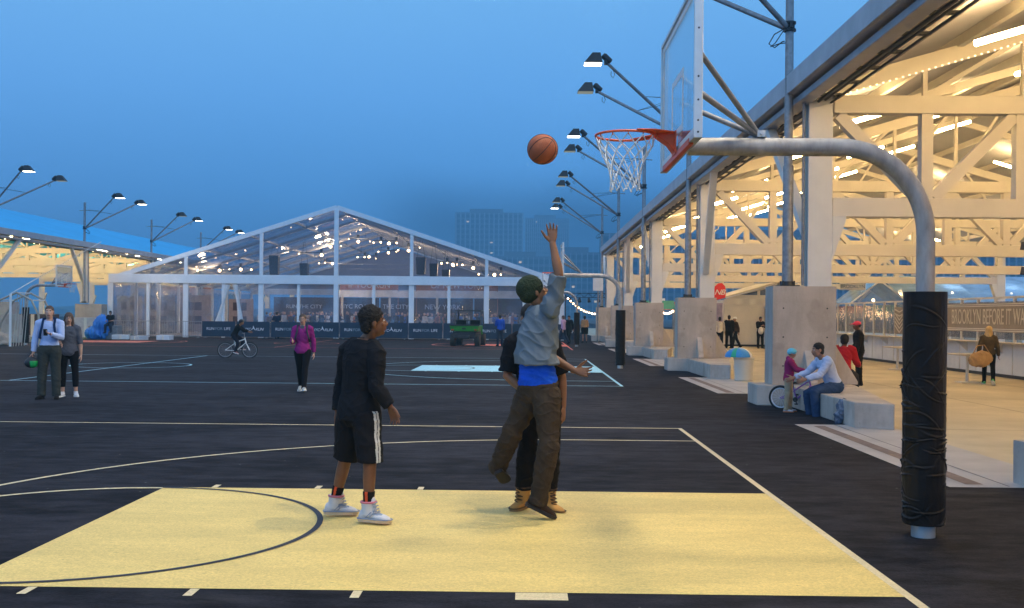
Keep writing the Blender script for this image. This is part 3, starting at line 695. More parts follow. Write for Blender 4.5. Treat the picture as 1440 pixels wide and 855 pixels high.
def shed(label, sg, xe, ys, y0, y1, roofm, seed, zbot=3.80):
    """sg=+1: the building lies towards +x of its eave xe"""
    r = thing('pier_shed', label, 'pier shed', (xe, ys[0], 0)); oy = ys[0]
    X = lambda d: sg*d
    ze, sl, half = 6.1, .30, 10.8
    zr = ze+sl*half
    Y = [y-oy for y in ys]; y0 -= oy; y1 -= oy
    for s_, (xa, za, xb, zb), nm in ((0,(X(0),ze,X(half),zr),'roof_deck'),(1,(X(2*half),ze,X(half),zr),'roof_deck')):
        m = MB(); corr(m, xa, za+.1, xb, zb+.1, y0, y1, .34, .035, .05); m.build(nm, roofm, r, smooth=False)
    # eave fascia and gutter
    m = MB(); a = X(-.12); b = X(.16)
    def bx(xa, xb, za, zb, ya=y0-.2, yb=y1+.2): m.box(min(X(xa),X(xb)), max(X(xa),X(xb)), ya, yb, za, zb)
    bx(-.16,-.10,5.98,6.34); bx(-.10,.10,5.98,6.03); m.build('fascia', M_fascia, r, smooth=False, bevel=.008)
    m = MB(); bx(.02,.30,5.80,5.93); m.build('gutter', M_fascia, r, smooth=False, bevel=.02)
    m = MB()
    for q, z, rr in ((.42,5.83,.035),(.55,5.86,.028),(.66,5.80,.022),(.80,5.9,.03)): m.tube([(X(q),y0,z),(X(q),y1,z)], rr, 8)
    rn = random.Random(seed)
    yy = y0+1
    while yy < y1-1:
        m.box(min(X(.36),X(.86)), max(X(.36),X(.86)), yy, yy+.05, 5.90, 5.96); yy += 1.1
    m.build('conduit', M_dark, r)
    m = MB(); m.box(min(X(2*half-.1),X(2*half+.1)), max(X(2*half-.1),X(2*half+.1)), y0, y1, 5.7, 6.3); m.build('fascia', M_fascia, r, smooth=False)
    # purlins
    for q in [1.2+1.95*i for i in range(5)]+[2*half-1.2-1.95*i for i in range(5)]:
        z = ze+sl*min(q, 2*half-q)
        m = MB(); m.box(X(q)-.06, X(q)+.06, y0, y1, z-.14, z+.055); m.build('purlin', M_cream, r, smooth=False)
    m = MB(); m.box(X(half)-.1, X(half)+.1, y0, y1, zr-.45, zr-.02); m.build('ridge_beam', M_cream, r, smooth=False)
    cx0, cx1 = .47, 2*half-.75
    for i, y in enumerate(Y):
        for q, s2 in ((cx0,1),(cx1,-1)):
            m = MB(); w = .23
            m.box(X(q)-w, X(q)+w, y-.17, y-.145, 2.27, 5.95); m.box(X(q)-w, X(q)+w, y+.145, y+.17, 2.27, 5.95); m.box(X(q)-.02, X(q)+.02, y-.145, y+.145, 2.27, 5.95)
            if s2 < 0: m.box(X(q)-w, X(q)+w, y-.17, y+.17, 0, 2.268)
            m.box(X(q)-.27, X(q)+.27, y-.24, y+.24, 5.94, 6.02)
            xx = [X(q+s2*.232), X(q+s2*.5), X(q+s2*.5), X(q+s2*.232)]
            m.prism([(xx[0],y-.172,2.75),(xx[1],y-.172,3.55),(xx[2],y-.172,3.62),(xx[3],y-.172,3.62)], (0,.344,0))
            c = m.build('column', M_whitesteel, r, smooth=False, bevel=.006)
        tr = MB(); zt = 5.78; zb = zbot
        tr.box(min(X(cx0+.26),X(cx1-.26)), max(X(cx0+.26),X(cx1-.26)), y-.15, y+.15, zt-.17, zt+.17)
        t = tr.build('truss', M_cream, r, smooth=False, bevel=.008)
        m = MB(); m.box(min(X(cx0+.24),X(cx1-.24)), max(X(cx0+.24),X(cx1-.24)), y-.15, y+.15, zb-.18, zb+.18); m.build('bottom_chord', M_cream, t, smooth=False, bevel=.008)
        npan = 11; st = (cx1-cx0-.5)/npan
        for j in range(npan+1):
            q = cx0+.25+st*j
            if 0 < j < npan:
                m = MB(); m.box(X(q)-.11, X(q)+.11, y-.11, y+.11, zb+.18, zt-.17); m.build('web_post', M_cream, t, smooth=False)
            if j < npan:
                q2 = q+st
                pa = (X(q+.12), y, zt-.19) if j % 2 == 0 else (X(q+.14), y, zb+.2)
                pb = (X(q2-.14), y, zb+.2) if j % 2 == 0 else (X(q2-.12), y, zt-.19)
                m = MB(); m.bar(pa, pb, .2, .22); m.build('web_diagonal', M_cream, t, smooth=False)
        # light roof truss: rafters over thin webs
        for s2 in (0, 1):
            f = (lambda d: X(d)) if not s2 else (lambda d: X(2*half-d))
            m = MB(); m.bar((f(.35),y,ze+sl*.35-.22), (f(half-.1),y,zr-.03*10-.05), .16, .30); ra = m.build('rafter', M_cream, r, smooth=False)
            for d in (2.5,4.4,6.3,8.2):
                m = MB(); m.bar((f(d),y,zt+.17), (f(d),y,ze+sl*d-.38), .09, .09); m.bar((f(d),y,zt+.17), (f(d+1.7),y,ze+sl*(d+1.7)-.38), .08, .08); m.build('rafter_web', M_cream, ra, smooth=False)
    # mid-bay rafters with a tie
    for i in range(len(Y)-1):
        for fr_ in (.5,):
            ym = Y[i]+(Y[i+1]-Y[i])*fr_
            for s2 in (0, 1):
                f = (lambda d: X(d)) if not s2 else (lambda d: X(2*half-d))
                m = MB(); m.bar((f(.3),ym,ze+sl*.3-.22), (f(half-.1),ym,zr-.35), .12, .2); m.build('rafter', M_cream, r, smooth=False)
    # longitudinal knee braces and eave beam
    m = MB(); m.box(min(X(cx0-.12),X(cx0+.12)), max(X(cx0-.12),X(cx0+.12)), y0, y1, 6.02, 6.16); m.build('eave_beam', M_cream, r, smooth=False)
    for i in range(1 if sg > 0 else 0, len(Y)):
        dr = 1 if (i % 2 == (0 if sg > 0 else 1)) else -1
        m = MB(); m.bar((X(cx0-.05), Y[i]+dr*.2, 3.05 if sg > 0 else 3.6), (X(cx0-.3), Y[i]+dr*3.0, 5.95), .2, .16); m.build('knee_brace', M_whitesteel, r, smooth=False, bevel=.006)
        m = MB(); m.tube([(X(cx0-.31), Y[i]-.1, 2.3),(X(cx0-.31), Y[i]-.1, 5.8)], .03, 8); m.tube([(X(cx0-.31), Y[i]-.1, 5.8),(X(.1), Y[i]-.2, 5.95)], .03, 8); m.build('downpipe', M_galv, r)
    return r
def tubes(root, sg, ys, y0, y1, qs):
    oy = ys[0]; sl = .30; half = 10.8; n = 0
    for i in range(len(ys)-1):
        for fr_ in (.3,.72):
            for q in qs:
                y = ys[i]+BAY*fr_-oy
                if not (y0 < y+oy < y1): continue
                z = 6.1+sl*min(q, 2*half-q)-.62; dz = sl*.62*(1 if q < half else -1)
                m = MB(); m.tube([(sg*(q-.62),y,z-dz),(sg*(q+.62),y,z+dz)], .05, 8)
                t = m.build('lamp_tube', M_tube if sg > 0 else glow('bright_warm_tube', (1.0,.68,.32), 190), root); n += 1
shR = shed('white steel pier shed on the right with warm lit trusses', 1, 5.15, YALL, -18, YK[5]+.6, M_roofgrey, 1)
tubes(shR, 1, YALL, -18, 72, (2.6,6.6,9.6,14.0,18.4))
ysL = [20.7+BAY*k for k in range(2, 10)]
shL = shed('blue roofed pier shed on the far left with warm lit underside', -1, -29.4, ysL, 44.0, ysL[-1]+.6, M_roofblue, 2, 4.95)
tubes(shL, -1, ysL, 46, 136, (2.5,6.2,9.4,13.5,18.0))
# string of led beads along the nearest rafter
m = MB(); pts = []; rs = []
for i in range(78):
    for dd, r_ in ((-.05,.006),(-.018,.007),(-.012,.016),(.012,.016),(.018,.007)):
        d = .8+i*.125+dd; pts.append((d, YK[1]-YALL[0]-.1, 6.1+.3*d-.40)); rs.append(r_)
m.tube(pts, rs, 6)
for i, f in enumerate(m.f[:-2]): m.m[i] = 1 if (i//6) % 5 in (1,2,3) else 0
m.build('led_string', [M_cream, M_led], shR)
for k, (px, py) in enumerate(((1450,345),(1450,380))):
    c = P(px, py, 20.3)
    p = thing('small_floodlight', ('upper','lower')[k]+' of two small black floodlights hanging at the right edge under the truss', 'floodlight', c, 0, 'small black floodlights at the right edge')
    m = MB(); m.hexa([(-.16,-.12,-.08),(.14,-.14,-.1),(.14,.14,-.1),(-.16,.12,-.08),(-.14,-.1,.07),(.14,-.14,.1),(.14,.14,.1),(-.14,.1,.07)]); m.build('housing', M_blackpl, p, bevel=.01)
    m = MB(); m.tube([(.1,0,.05),(.18+.05*k,0,.12),(.2+.05*k,0,3.64-c.z)], .014, 6); m.build('hanger_rod', M_dark, p)
# ---------------------------------------------------------------- big clear event tent
TY = 72.5; TXL, TXR = -28.3, 2.4; TW = TXR-TXL; TXM = (TXL+TXR)/2; ZE, ZR = 4.0, 8.95; TDEP = 40.0
tent = thing('event_tent', 'large clear walled gable tent with white frame, lit from within', 'event tent', (TXM,TY,0), math.radians(1.0))
HW = TW/2
M_tentwhite = mat('white_tent_frame', (.78,.79,.80), .45, var=.05, scale=1.5, bump=.08, bscale=3)
M_tentdark = mat('grey_tent_rafter', (.34,.35,.37), .5, .2, var=.12)
def zt_(x): return ZE+(ZR-ZE)*(1-abs(x)/HW)
nb = 8
for j in range(nb+1):
    y = TDEP*j/nb
    for s in (-1,1):
        m = MB(); w = .30 if j == 0 else .2
        m.bar((s*(HW-.02), y, ZE-.02), (s*.03, y, ZR-.02), .22, w); m.build('rafter', M_tentwhite if j in (0,nb) else M_tentdark, tent, smooth=False, bevel=.01)
        if j: 
            m = MB(); m.box(s*HW-.11, s*HW+.11, y-.11, y+.11, 0, ZE-.1); m.build('side_post', M_tentwhite, tent, smooth=False)
    if 0 < j < nb and j % 2 == 0:
        m = MB(); m.tube([(-HW*.55,y,zt_(HW*.55)-.2),(HW*.55,y,zt_(HW*.55)-.2)], .025, 6); m.build('tie_rod', M_tentdark, tent)
for s in (-1,1):
    for f in (0.0,.2,.4,.6,.8,1.0):
        x = s*HW*f
        if f == 0 and s < 0: continue
        m = MB(); m.bar((x, .1, zt_(x)+.02), (x, TDEP, zt_(x)+.02), .12, .12); m.build('purlin', M_tentwhite if f in (0,1) else M_tentdark, tent, smooth=False)
    m = MB()
    nx, ny = 24, 40; vs = []; fs = []
    for a in range(nx+1):
        for b in range(ny+1):
            x = s*HW*a/nx; y = TDEP*b/ny
            vs.append((x, y, zt_(x)+.10-.05*math.sin(PI*((b*nb/ny) % 1))))
    for a in range(nx):
        for b in range(ny): fs.append((a*(ny+1)+b,(a+1)*(ny+1)+b,(a+1)*(ny+1)+b+1,a*(ny+1)+b+1))
    m.add(vs, fs); m.build('roof_sheet', M_vinylroof, tent, ang=80)
    m = MB(); m.poly([(s*HW,0,.1),(s*HW,TDEP,.1),(s*HW,TDEP,ZE-.2),(s*HW,0,ZE-.2)]); m.build('side_sheet', M_vinyl, tent, smooth=False)
for y, nm in ((-.06,'eave_beam'),(TDEP,'eave_beam')):
    m = MB(); m.box(-HW-.1, HW+.1, y-.12, y+.12, ZE-.32, ZE+.28); m.build(nm, M_tentwhite, tent, smooth=False, bevel=.02)
cols = [-HW+TW*i/12 for i in range(13)]
for i, x in enumerate(cols):
    m = MB(); w = .17 if i % 2 == 0 else .10
    m.box(x-w, x+w, -.1, .1, 0, ZE-.33)
    if i % 2 == 0 and i not in (0,12): m.box(x-.11, x+.11, -.1, .1, ZE+.29, zt_(x)-.15)
    if i in (6,): m.box(x-.15,x+.15,-.19,-.105,.0,ZR-.2)
    m.build('front_post', M_tentwhite, tent, smooth=False, bevel=.01)
rn = random.Random(4)
for i in range(12):   # front clear panels with slight billow
    x0, x1 = cols[i]+.15, cols[i+1]-.15
    if i == 3: x0 += .75
    m = MB(); vs = []; fs = []; n = 14; q = rn.uniform(0,6)
    for a in range(n+1):
        for b in range(n+1):
            u, v = a/n, b/n
            vs.append((x0+(x1-x0)*u, .02-.10*math.sin(PI*u)*math.sin(PI*v)*math.sin(3*u+q)+.03*math.sin(9*u+4*v+q), .08+(ZE-.42)*v))
    for a in range(n):
        for b in range(n): fs.append((a*(n+1)+b,(a+1)*(n+1)+b,(a+1)*(n+1)+b+1,a*(n+1)+b+1))
    m.add(vs, fs); m.build('front_sheet', M_vinyl, tent, ang=80)
for s in (-1,1):
    m = MB(); m.poly([(0,.0,ZE+.3),(s*(HW-.8),.0,ZE+.3),(0,.0,ZR-.2)]); m.build('gable_sheet', M_vinylgable, tent, smooth=False)
for x, sg in ((cols[3]-.05,1),(cols[3]+1.15,-1)):   # gathered white door drapes
    m = MB(); rg = []
    for k in range(9):
        t = k/8; z = 3.6-3.3*t; w = .16+.42*abs(t-.35)**1.3; dx = sg*(.35*(1-t)**2)-sg*.55*t*t*(1 if sg > 0 else .2)
        rg.append((V((x+dx-.0, -.05, z)), V((w*.7,0,0)), V((0,.12,0))))
    m.rings(rg, 14); me_o = m.build('door_drape', mat('white_drape', (.66,.66,.66), .7, var=.1), tent, ang=80)
# dark liner and signs at the far end of the tent
M_navy = mat('navy_banner_cloth', (.012,.030,.060), .7, var=.25, scale=2, bump=.1, bscale=8)
M_let = mat('white_print', (.72,.74,.78), .6, var=.05)
M_letdim = mat('grey_print', (.25,.32,.38), .6, var=.05)
M_maroon = mat('dark_exhibit_panel', (.07,.045,.05), .7, var=.3, scale=.6)
M_liner = mat('grey_blue_liner', (.36,.37,.45), .8, var=.08, scale=.3)
M_inside = mat('tent_floor_boards', (.22,.19,.17), .7, var=.2, scale=1)
m = MB(); m.box(-HW+.3, HW-.3, .3, TDEP-.3, .006, .05); m.build('floor_deck', M_inside, tent, smooth=False)
m = MB(); m.box(-HW+.2, HW-.2, TDEP+.15, TDEP+.25, ZE+.3, ZE+.9); m.prism([(-HW+.4,TDEP+.15,ZE+.31),(HW-.4,TDEP+.15,ZE+.31),(0,TDEP+.15,ZR-.25)], (0,.05,0)); m.build('rear_gable_sheet', M_liner, tent, smooth=False)
def tp(px, py, Y):   # world point -> used for things standing inside the tent
    return P(px, py, Y)
def panel(label, px0, px1, zb, zt, Y, words, cat='exhibit panel', name='exhibit_panel', m_=M_maroon, size=.55, lm=M_let, grp='dark printed panels inside the tent'):
    a, b = P(px0, 440, Y), P(px1, 440, Y); w = b.x-a.x
    r = thing(name, label, cat, ((a.x+b.x)/2, Y, 0), 0, grp)
    k = MB(); k.box(-w/2, w/2, -.04, .04, zb, zt); k.box(-w/2, -w/2+.06, .05, .11, 0, zb+.1); k.box(w/2-.06, w/2, .05, .11, 0, zb+.1); k.build('board', m_, r, smooth=False)
    for s, z, sz in words: text(s, sz, lm, r, (0,-.05,z), (PI/2,0,0))
    return r
panel('dark panel printed THE CITY inside the tent, behind the teenager', 535, 578, 1.2, 3.35, 108, [('THE CITY', 2.45, .62)])
panel('dark panel printed NYC ROADS inside the tent, left of the THE CITY panel', 472, 533, 1.2, 3.35, 108, [('NYC ROADS', 2.45, .62)])
panel('dark panel printed NEW YORK inside the tent behind the green cart', 580, 665, 1.2, 3.35, 108, [('NEW YORK', 2.45, .7)])
panel('plain dark panel inside the tent at its right end', 667, 735, 1.2, 3.35, 108, [])
panel('dark panel with pale RUN lettering inside the tent near the woman in magenta', 385, 470, 1.2, 3.35, 108, [('RUN THE CITY', 2.4, .55)])
M_warmsign = mat('rust_red_fascia_sign', (.42,.18,.12), .6, var=.3, scale=1.5)
panel('rust coloured overhead sign printed IF YOU RUN inside the tent', 478, 560, 4.05, 5.0, 104, [('IF YOU RUN', 4.5, .75)], 'overhead sign', 'overhead_sign', M_warmsign, grp='overhead signs inside the tent')
panel('rust coloured overhead sign printed OF NEW YORK inside the tent, right of centre', 585, 700, 4.05, 5.0, 104, [('OF NEW YORK', 4.5, .75)], 'overhead sign', 'overhead_sign', M_warmsign, grp='overhead signs inside the tent')
panel('long low lit sign inside the left half of the tent', 228, 300, 3.3, 4.2, 104, [], 'overhead sign', 'overhead_sign', M_warmsign, grp='overhead signs inside the tent')
r = thing('mezzanine_beam', 'long white beam crossing inside the tent above the dark panels', 'beam', (TXM+4.5,101,0))
m = MB(); m.box(-9.5,9.0,-.2,.2,3.3,3.9)
m.build('beam', M_tentwhite, r, smooth=False)
for x in (-9,-4.5,0,4.5,8.7):
    m = MB(); m.box(x-.1,x+.1,-.1,.1,0,3.29); m.build('post', M_cream, r, smooth=False)
# pale exhibition walls in the left half
for i, (a, b, h) in enumerate(((165,200,3.1),(203,246,3.6),(250,296,3.2),(322,356,2.9))):
    A, B = P(a,440,92), P(b,440,92); w = B.x-A.x
    r = thing('exhibit_wall', ('pale exhibit wall with small dark windows at the left end of the tent','pale exhibit wall with two rows of dark squares inside the tent','brownish exhibit wall left of the tent doorway','exhibit wall inside the tent right of the doorway')[i], 'exhibit wall', ((A.x+B.x)/2,92,0), 0, 'exhibit walls in the tent')
    m = MB(); m.box(-w/2,w/2,-.1,.1,.06,h); m.build('wall', mat('exhibit_wall_paint', (.45,.42,.44), .7, var=.1) if i < 2 else mat('exhibit_wall_paint_brown', (.35,.26,.23), .7, var=.15), r, smooth=False)
    for c in range(2):
        for q in range(2):
            m = MB(); m.box(-w*.32+c*w*.36, -w*.32+c*w*.36+w*.2, -.13, -.101, .7+q*1.2, 1.4+q*1.2); m.build('dark_picture', M_maroon, r, smooth=False)
# light clusters, loudspeakers
CL = [(403,349,88,3,'above the largest loudspeaker in the left roof slope'),(437,358,84,2,'beside the smaller left loudspeaker'),(504,338,86,3,'right of the centre post, high in the tent'),(541,341,84,4,'halfway down the right slope, the brightest one'),(576,350,84,3,'just left of the lamp topped loudspeaker'),
      (636,371,80,5,'low under the right slope, above the green cart'),(652,375,84,2,'right of the lowest loudspeaker'),(690,384,80,4,'lowest and rightmost in the tent'),(466,345,92,3,'left of the centre post, high in the tent'),(338,378,86,3,'far down the left slope above the doorway'),(294,380,82,2,'lowest and leftmost in the tent'),
      (545,354,100,3,'far back under the right slope'),(462,371,98,4,'low behind the centre post'),(516,362,100,4,'low and far back right of the centre post')]
for i, (px, py, Y, n, where) in enumerate(CL):
    c = P(px, py, Y); lx = c.x-TXM; up = max(.3, zt_(lx)-c.z-.1)
    r = thing('light_cluster', f'cluster of warm bulbs {where}', 'hanging light', c, 0, 'warm light clusters in the tent')
    m = MB(); m.tube([(-.9,0,.15),(.9,0,.15)], .03, 6); m.tube([(-.6,0,.15),(-.5,0,up)], .012, 5); m.tube([(.6,0,.15),(.5,0,up)], .012, 5); m.build('bar', M_dark, r)
    q = random.Random(i)
    for k in range(n):
        x = -.85+1.7*k/max(1,n-1)+q.uniform(-.1,.1); z = q.uniform(-.14,.1)
        rr = q.choice((.04,.05,.06)) if k != n//2 else .11
        m = MB(); m.ball((x,q.uniform(-.2,.2),z), rr, 10, 7); m.build('bulb', M_bulb, r)
        if k % 2:
            m = MB(); m.box(x-.1,x+.1,-.1,.1,.2,.45); m.build('lamp_can', M_dark, r, smooth=False)
    if i % 2 == 0: lamp('POINT', 'tent_light', c+V((0,-.3,-.4)), 420, (1.0,.70,.42), .25)
for i, (px, py, w, h, Y) in enumerate(((386,373,.72,1.45,80),(428,381,.66,1.2,84),(592,374,.72,1.25,78),(610,381,.62,1.1,80),(627,388,.6,.95,82),(440,378,.2,.5,84))):
    if i == 5: continue
    c = P(px, py, Y); up = zt_(c.x-TXM)-c.z-.1
    r = thing('loudspeaker', ('largest black loudspeaker hung in the left half of the tent','smaller black loudspeaker hung right of the largest one, in the left half of the tent','black loudspeaker with a bright lamp on top in the right half of the tent','middle of the three black loudspeakers in the right half of the tent','lowest black loudspeaker, rightmost in the tent')[i], 'loudspeaker', c, 0, 'black loudspeakers hung in the tent')
    m = MB(); m.hexa([(-w*.42,-.3,-h/2),(w*.42,-.3,-h/2),(w*.42,.3,-h/2),(-w*.42,.3,-h/2),(-w/2,-.35,h/2),(w/2,-.35,h/2),(w/2,.35,h/2),(-w/2,.35,h/2)]); m.build('cabinet', M_blackpl, r, smooth=False, bevel=.03)
    m = MB(); m.tube([(-w*.4,0,h/2),(-w*.1,0,up)], .015, 5); m.tube([(w*.4,0,h/2),(w*.1,0,up)], .015, 5); m.build('hanging_cable', M_dark, r)

# ---------------------------------------------------------------- banner barriers along the tent
def barrier(label, x, y, banner, words):
    r = thing('crowd_barrier', label, 'barrier', (x,y,0), math.radians(rn.uniform(-1.5,1.5)), 'banner barriers along the tent' if banner else 'bare metal barriers left of the tent door')
    w = 1.12
    m = MB(); m.tube([(-w,0,.12),(-w,0,1.1),(w,0,1.1),(w,0,.12),(-w,0,.12)], .02, 6)
    if not banner:
        for i in range(14): m.tube([(-w+2*w*(i+1)/15,0,.12),(-w+2*w*(i+1)/15,0,1.1)], .009, 5)
    m.build('frame', M_galv, r)
    for s in (-1,1):
        m = MB(); m.bar((s*w*.8,-.32,.03),(s*w*.8,.32,.03),.05,.03); m.bar((s*w*.8,0,.03),(s*w*.8,0,.14),.04,.04); m.build('foot', M_galv, r, smooth=False)
    if banner:
        m = MB(); vs = []; fs = []; n = 12
        for i in range(n+1):
            for j in range(2): vs.append((-w+.01+(2*w-.02)*i/n, -.035+.012*math.sin(i*1.3+x), .10+1.02*j))
        for i in range(n): fs.append((2*i,2*i+2,2*i+3,2*i+1))
        m.add(vs, fs); b = m.build('banner', M_navy, r)
        if words == 0:
            text('RUN', .26, M_let, b, (-.55,-.055,.62), (PI/2,0,0)); text('FOR', .26, M_letdim, b, (.02,-.055,.62), (PI/2,0,0)); text('LIFE', .26, M_let, b, (.58,-.055,.62), (PI/2,0,0))
        else:
            text('NYC', .26, M_let, b, (-.42,-.055,.60), (PI/2,0,0), shear=.3); text('RUN', .26, M_let, b, (.42,-.055,.60), (PI/2,0,0), shear=.3)
            m = MB(); m.tube([(-.12,-.055,.58),(0,-.055,.66),(.02,-.055,.84),(.06,-.055,.68),(.14,-.055,.56)], [.02,.03,.015,.03,.02], 6); m.build('runner_emblem', M_let, b)
BX = [-20.5+2.3*i for i in range(11)]
nm = ['at the open tent door','right of the child on the bicycle','behind the dark clothed person and the woman in magenta','between the woman in magenta and the teenager','directly behind the teenager','just right of the teenager','left of the green cart','behind the green cart','behind the man in bright blue','behind the leaping player','at the right corner of the tent']
for i, x in enumerate(BX):
    barrier(f'navy {"RUN FOR LIFE" if i % 2 == 0 else "NYC RUN emblem"} banner barrier {nm[i]}', x, 70.9+.02*i, True, i % 2)
for i in range(4):
    barrier(('bare metal barrier next to the seated man','second bare metal barrier right of the seated man','third bare metal barrier right of the seated man','bare metal barrier just left of the tent door')[i], BX[0]-2.3*(4-i)+.1, 70.6, False, 0)

# ---------------------------------------------------------------- utility cart
M_green = mat('green_cart_paint', (.03,.22,.03), .4, var=.15, scale=2)
def cart():
    c = G(653,487); r = thing('utility_cart', 'green and black utility cart seen from behind, parked at the tent', 'utility cart', (c.x,c.y+.2,0), math.radians(-6))
    m = MB(); m.hexa([(-.72,-.2,.80),(.72,-.2,.80),(.72,1.1,.80),(-.72,1.1,.80),(-.80,-.25,1.12),(.80,-.25,1.12),(.80,1.12,1.12),(-.80,1.12,1.12)]); b = m.build('cargo_bed', M_green, r, smooth=False, bevel=.03)
    m = MB(); m.box(-.83,.83,-.29,-.2,1.10,1.16); m.box(-.1,.1,-.275,-.24,.92,.99); m.build('tailgate_rail', M_dark, b, smooth=False, bevel=.01)
    m = MB(); m.box(-.62,.62,-.1,2.6,.42,.78); m.box(-.3,.3,-.25,.1,.40,.6); m.build('chassis', M_blackpl, r, smooth=False, bevel=.03)
    m = MB(); m.hexa([(-.7,1.9,.6),(.7,1.9,.6),(.6,2.75,.6),(-.6,2.75,.6),(-.7,1.9,1.12),(.7,1.9,1.12),(.55,2.75,.92),(-.55,2.75,.92)]); m.build('hood', M_green, r, smooth=False, bevel=.05)
    m = MB()
    for s in (-1,1): m.tube([(s*.7,.95,1.1),(s*.72,1.15,1.92),(s*.7,2.0,1.92),(s*.7,2.35,1.05)], .03, 8)
    m.tube([(-.72,1.15,1.92),(.72,1.15,1.92)], .03, 8); m.tube([(-.7,2.0,1.92),(.7,2.0,1.92)], .03, 8); m.tube([(-.7,1.02,1.4),(.7,1.02,1.4)], .025, 8); m.tube([(0,1.0,1.1),(0,1.15,1.92)], .022, 8)
    m.build('roll_cage', M_dark, r)
    for s in (-1,1):
        m = MB(); m.box(s*.38-.28,s*.38+.28,1.15,1.6,.85,.97); m.box(s*.38-.28,s*.38+.28,1.12,1.22,.95,1.4); m.build('seat', M_black, r, smooth=False, bevel=.04)
        m = MB(); m.box(s*.62-.07,s*.62+.07,-.262,-.24,.84,.92); m.build('tail_lamp', mat('red_lamp', (.35,.03,.02), .3), r, smooth=False)
        for y in (.25,2.25):
            m = MB(); m.lathe([(.2,-.14),(.30,-.14),(.325,-.10),(.325,.10),(.30,.14),(.2,.14)], (s*.66,y,.325), 22, axis=V((1,0,0)))
            for k in range(22):
                a = 2*PI*k/22; m.obox((s*.66,y+.325*math.cos(a),.325+.325*math.sin(a)), V((.13,0,0)), V((0,math.cos(a),math.sin(a)))*.012, V((0,-math.sin(a),math.cos(a)))*.018)
            w = m.build('wheel', M_rubber, r); m = MB(); m.lathe([(.02,s*.08),(.19,s*.08),(.2,s*.12)], (s*.66,y,.325), 18, axis=V((1,0,0))); m.build('rim', M_galv, w)
cart()

# ---------------------------------------------------------------- rink wall, counter and screens under the right shed
RX = 13.75
rk = thing('rink_wall', 'long pale rink wall with counter ledge, screens and BROOKLYN BEFORE IT WAS banner', 'rink wall', (RX,45,0))
M_dash = mat('off_white_board', (.74,.72,.67), .5, var=.08, scale=1.5)
M_ply = mat('pale_plywood', (.58,.49,.35), .6, var=.12, scale=2, stretch=(4,1,1))
M_mesh = clear_mat('scratched_screen', (.84,.82,.78), .22, .06, (.6,.57,.5), .1, 3)
ya, yb = -22, 19
m = MB(); m.box(.0,.09,ya,yb,.10,1.0); m.box(.03,.06,ya,yb,.0,.10,1); m.build('board', [M_dash, M_dark], rk, smooth=False)
y = ya
n = 0
while y < yb-.1:
    m = MB(); m.box(-.02,.0,y-.02,y+.02,.1,.98); m.build('board_batten', M_cream, rk, smooth=False)
    m = MB(); m.box(.02,.09,y-.045,y+.045,1.03,2.28); m.build('screen_post', M_cream, rk, smooth=False)
    y += 1.22; n += 1
y = ya; k = 0
while y < yb-1.2:
    m = MB(); m.box(.045,.06,y+.05,y+1.17,1.1,2.2); m.build('screen', M_mesh, rk, smooth=False); y += 1.22; k += 1
m = MB(); m.box(-.42,.1,ya,yb,1.0,1.03); m.build('counter_ledge', M_ply, rk, smooth=False, bevel=.006)
m = MB(); m.box(.02,.1,ya,yb,2.28,2.34); m.build('top_rail', M_cream, rk, smooth=False)
y = ya+.6
for i in range(17):
    m = MB(); m.prism([(-.36,y,.99),(-.02,y,.99),(-.02,y,.68)], (0,.04,0)); m.build('ledge_bracket', M_cream, rk, smooth=False); y += 2.44
M_ban = mat('brown_printed_banner', (.27,.22,.165), .7, var=.12, scale=2)
m = MB(); m.box(-.012,.012,-21.5,-8.6,1.30,2.16); bn = m.build('banner', M_ban, rk, smooth=False)
m = MB()
for z in (1.33,1.38,2.06,2.11): m.box(-.016,-.013,-21.5,-8.6,z,z+.022)
m.build('banner_stripe', M_cream, bn, smooth=False)
M_banl = mat('pale_banner_print', (.62,.54,.40), .6, var=.08)
text('BROOKLYN BEFORE IT WAS', .66, M_banl, bn, (-.018,-13.0,1.73), (PI/2,0,-PI/2), sx=.63, depth=.003)
m = MB(); m.box(-.012,.012,-6.1,-5.0,1.12,2.1); b2 = m.build('patterned_banner', M_ban, rk, smooth=False)
m = MB()
for i in range(6):
    for s in (-1,1):
        z = 1.12+.15*i; m.bar((-.017,-5.55,z+.05), (-.017,-5.55+s*.48,z+.31 if z < 1.7 else z+.15), .045, .006, up=V((1,0,0)))
m.build('banner_chevron', M_banl, b2, smooth=False)
m = MB(); m.box(-.06,-.021,-17.2,-16.3,.14,.93); m.build('gate', mat('grey_gate', (.36,.35,.33), .5, var=.1), rk, smooth=False, bevel=.01)
for i, (px, py, side) in enumerate(((1262,520,0),(1360,538,1))):
    c = G(px, py); 
    r = thing('bar_table', ('small pale T shaped table left of the black hoop pad','small pale T shaped table behind the blonde woman')[i], 'table', (min(c.x,RX-.9),c.y,0), 0, 'small T shaped tables by the rink wall')
    m = MB(); m.box(-.35,.35,-.5,.5,.72,.76); m.build('tabletop', M_ply, r, smooth=False, bevel=.008)
    m = MB(); m.tube([(0,0,.03),(0,0,.72)], .04, 10); m.build('leg', M_cream, r)
    m = MB(); m.box(-.24,.24,-.24,.24,.0,.03); m.build('foot_plate', M_cream, r, smooth=False)

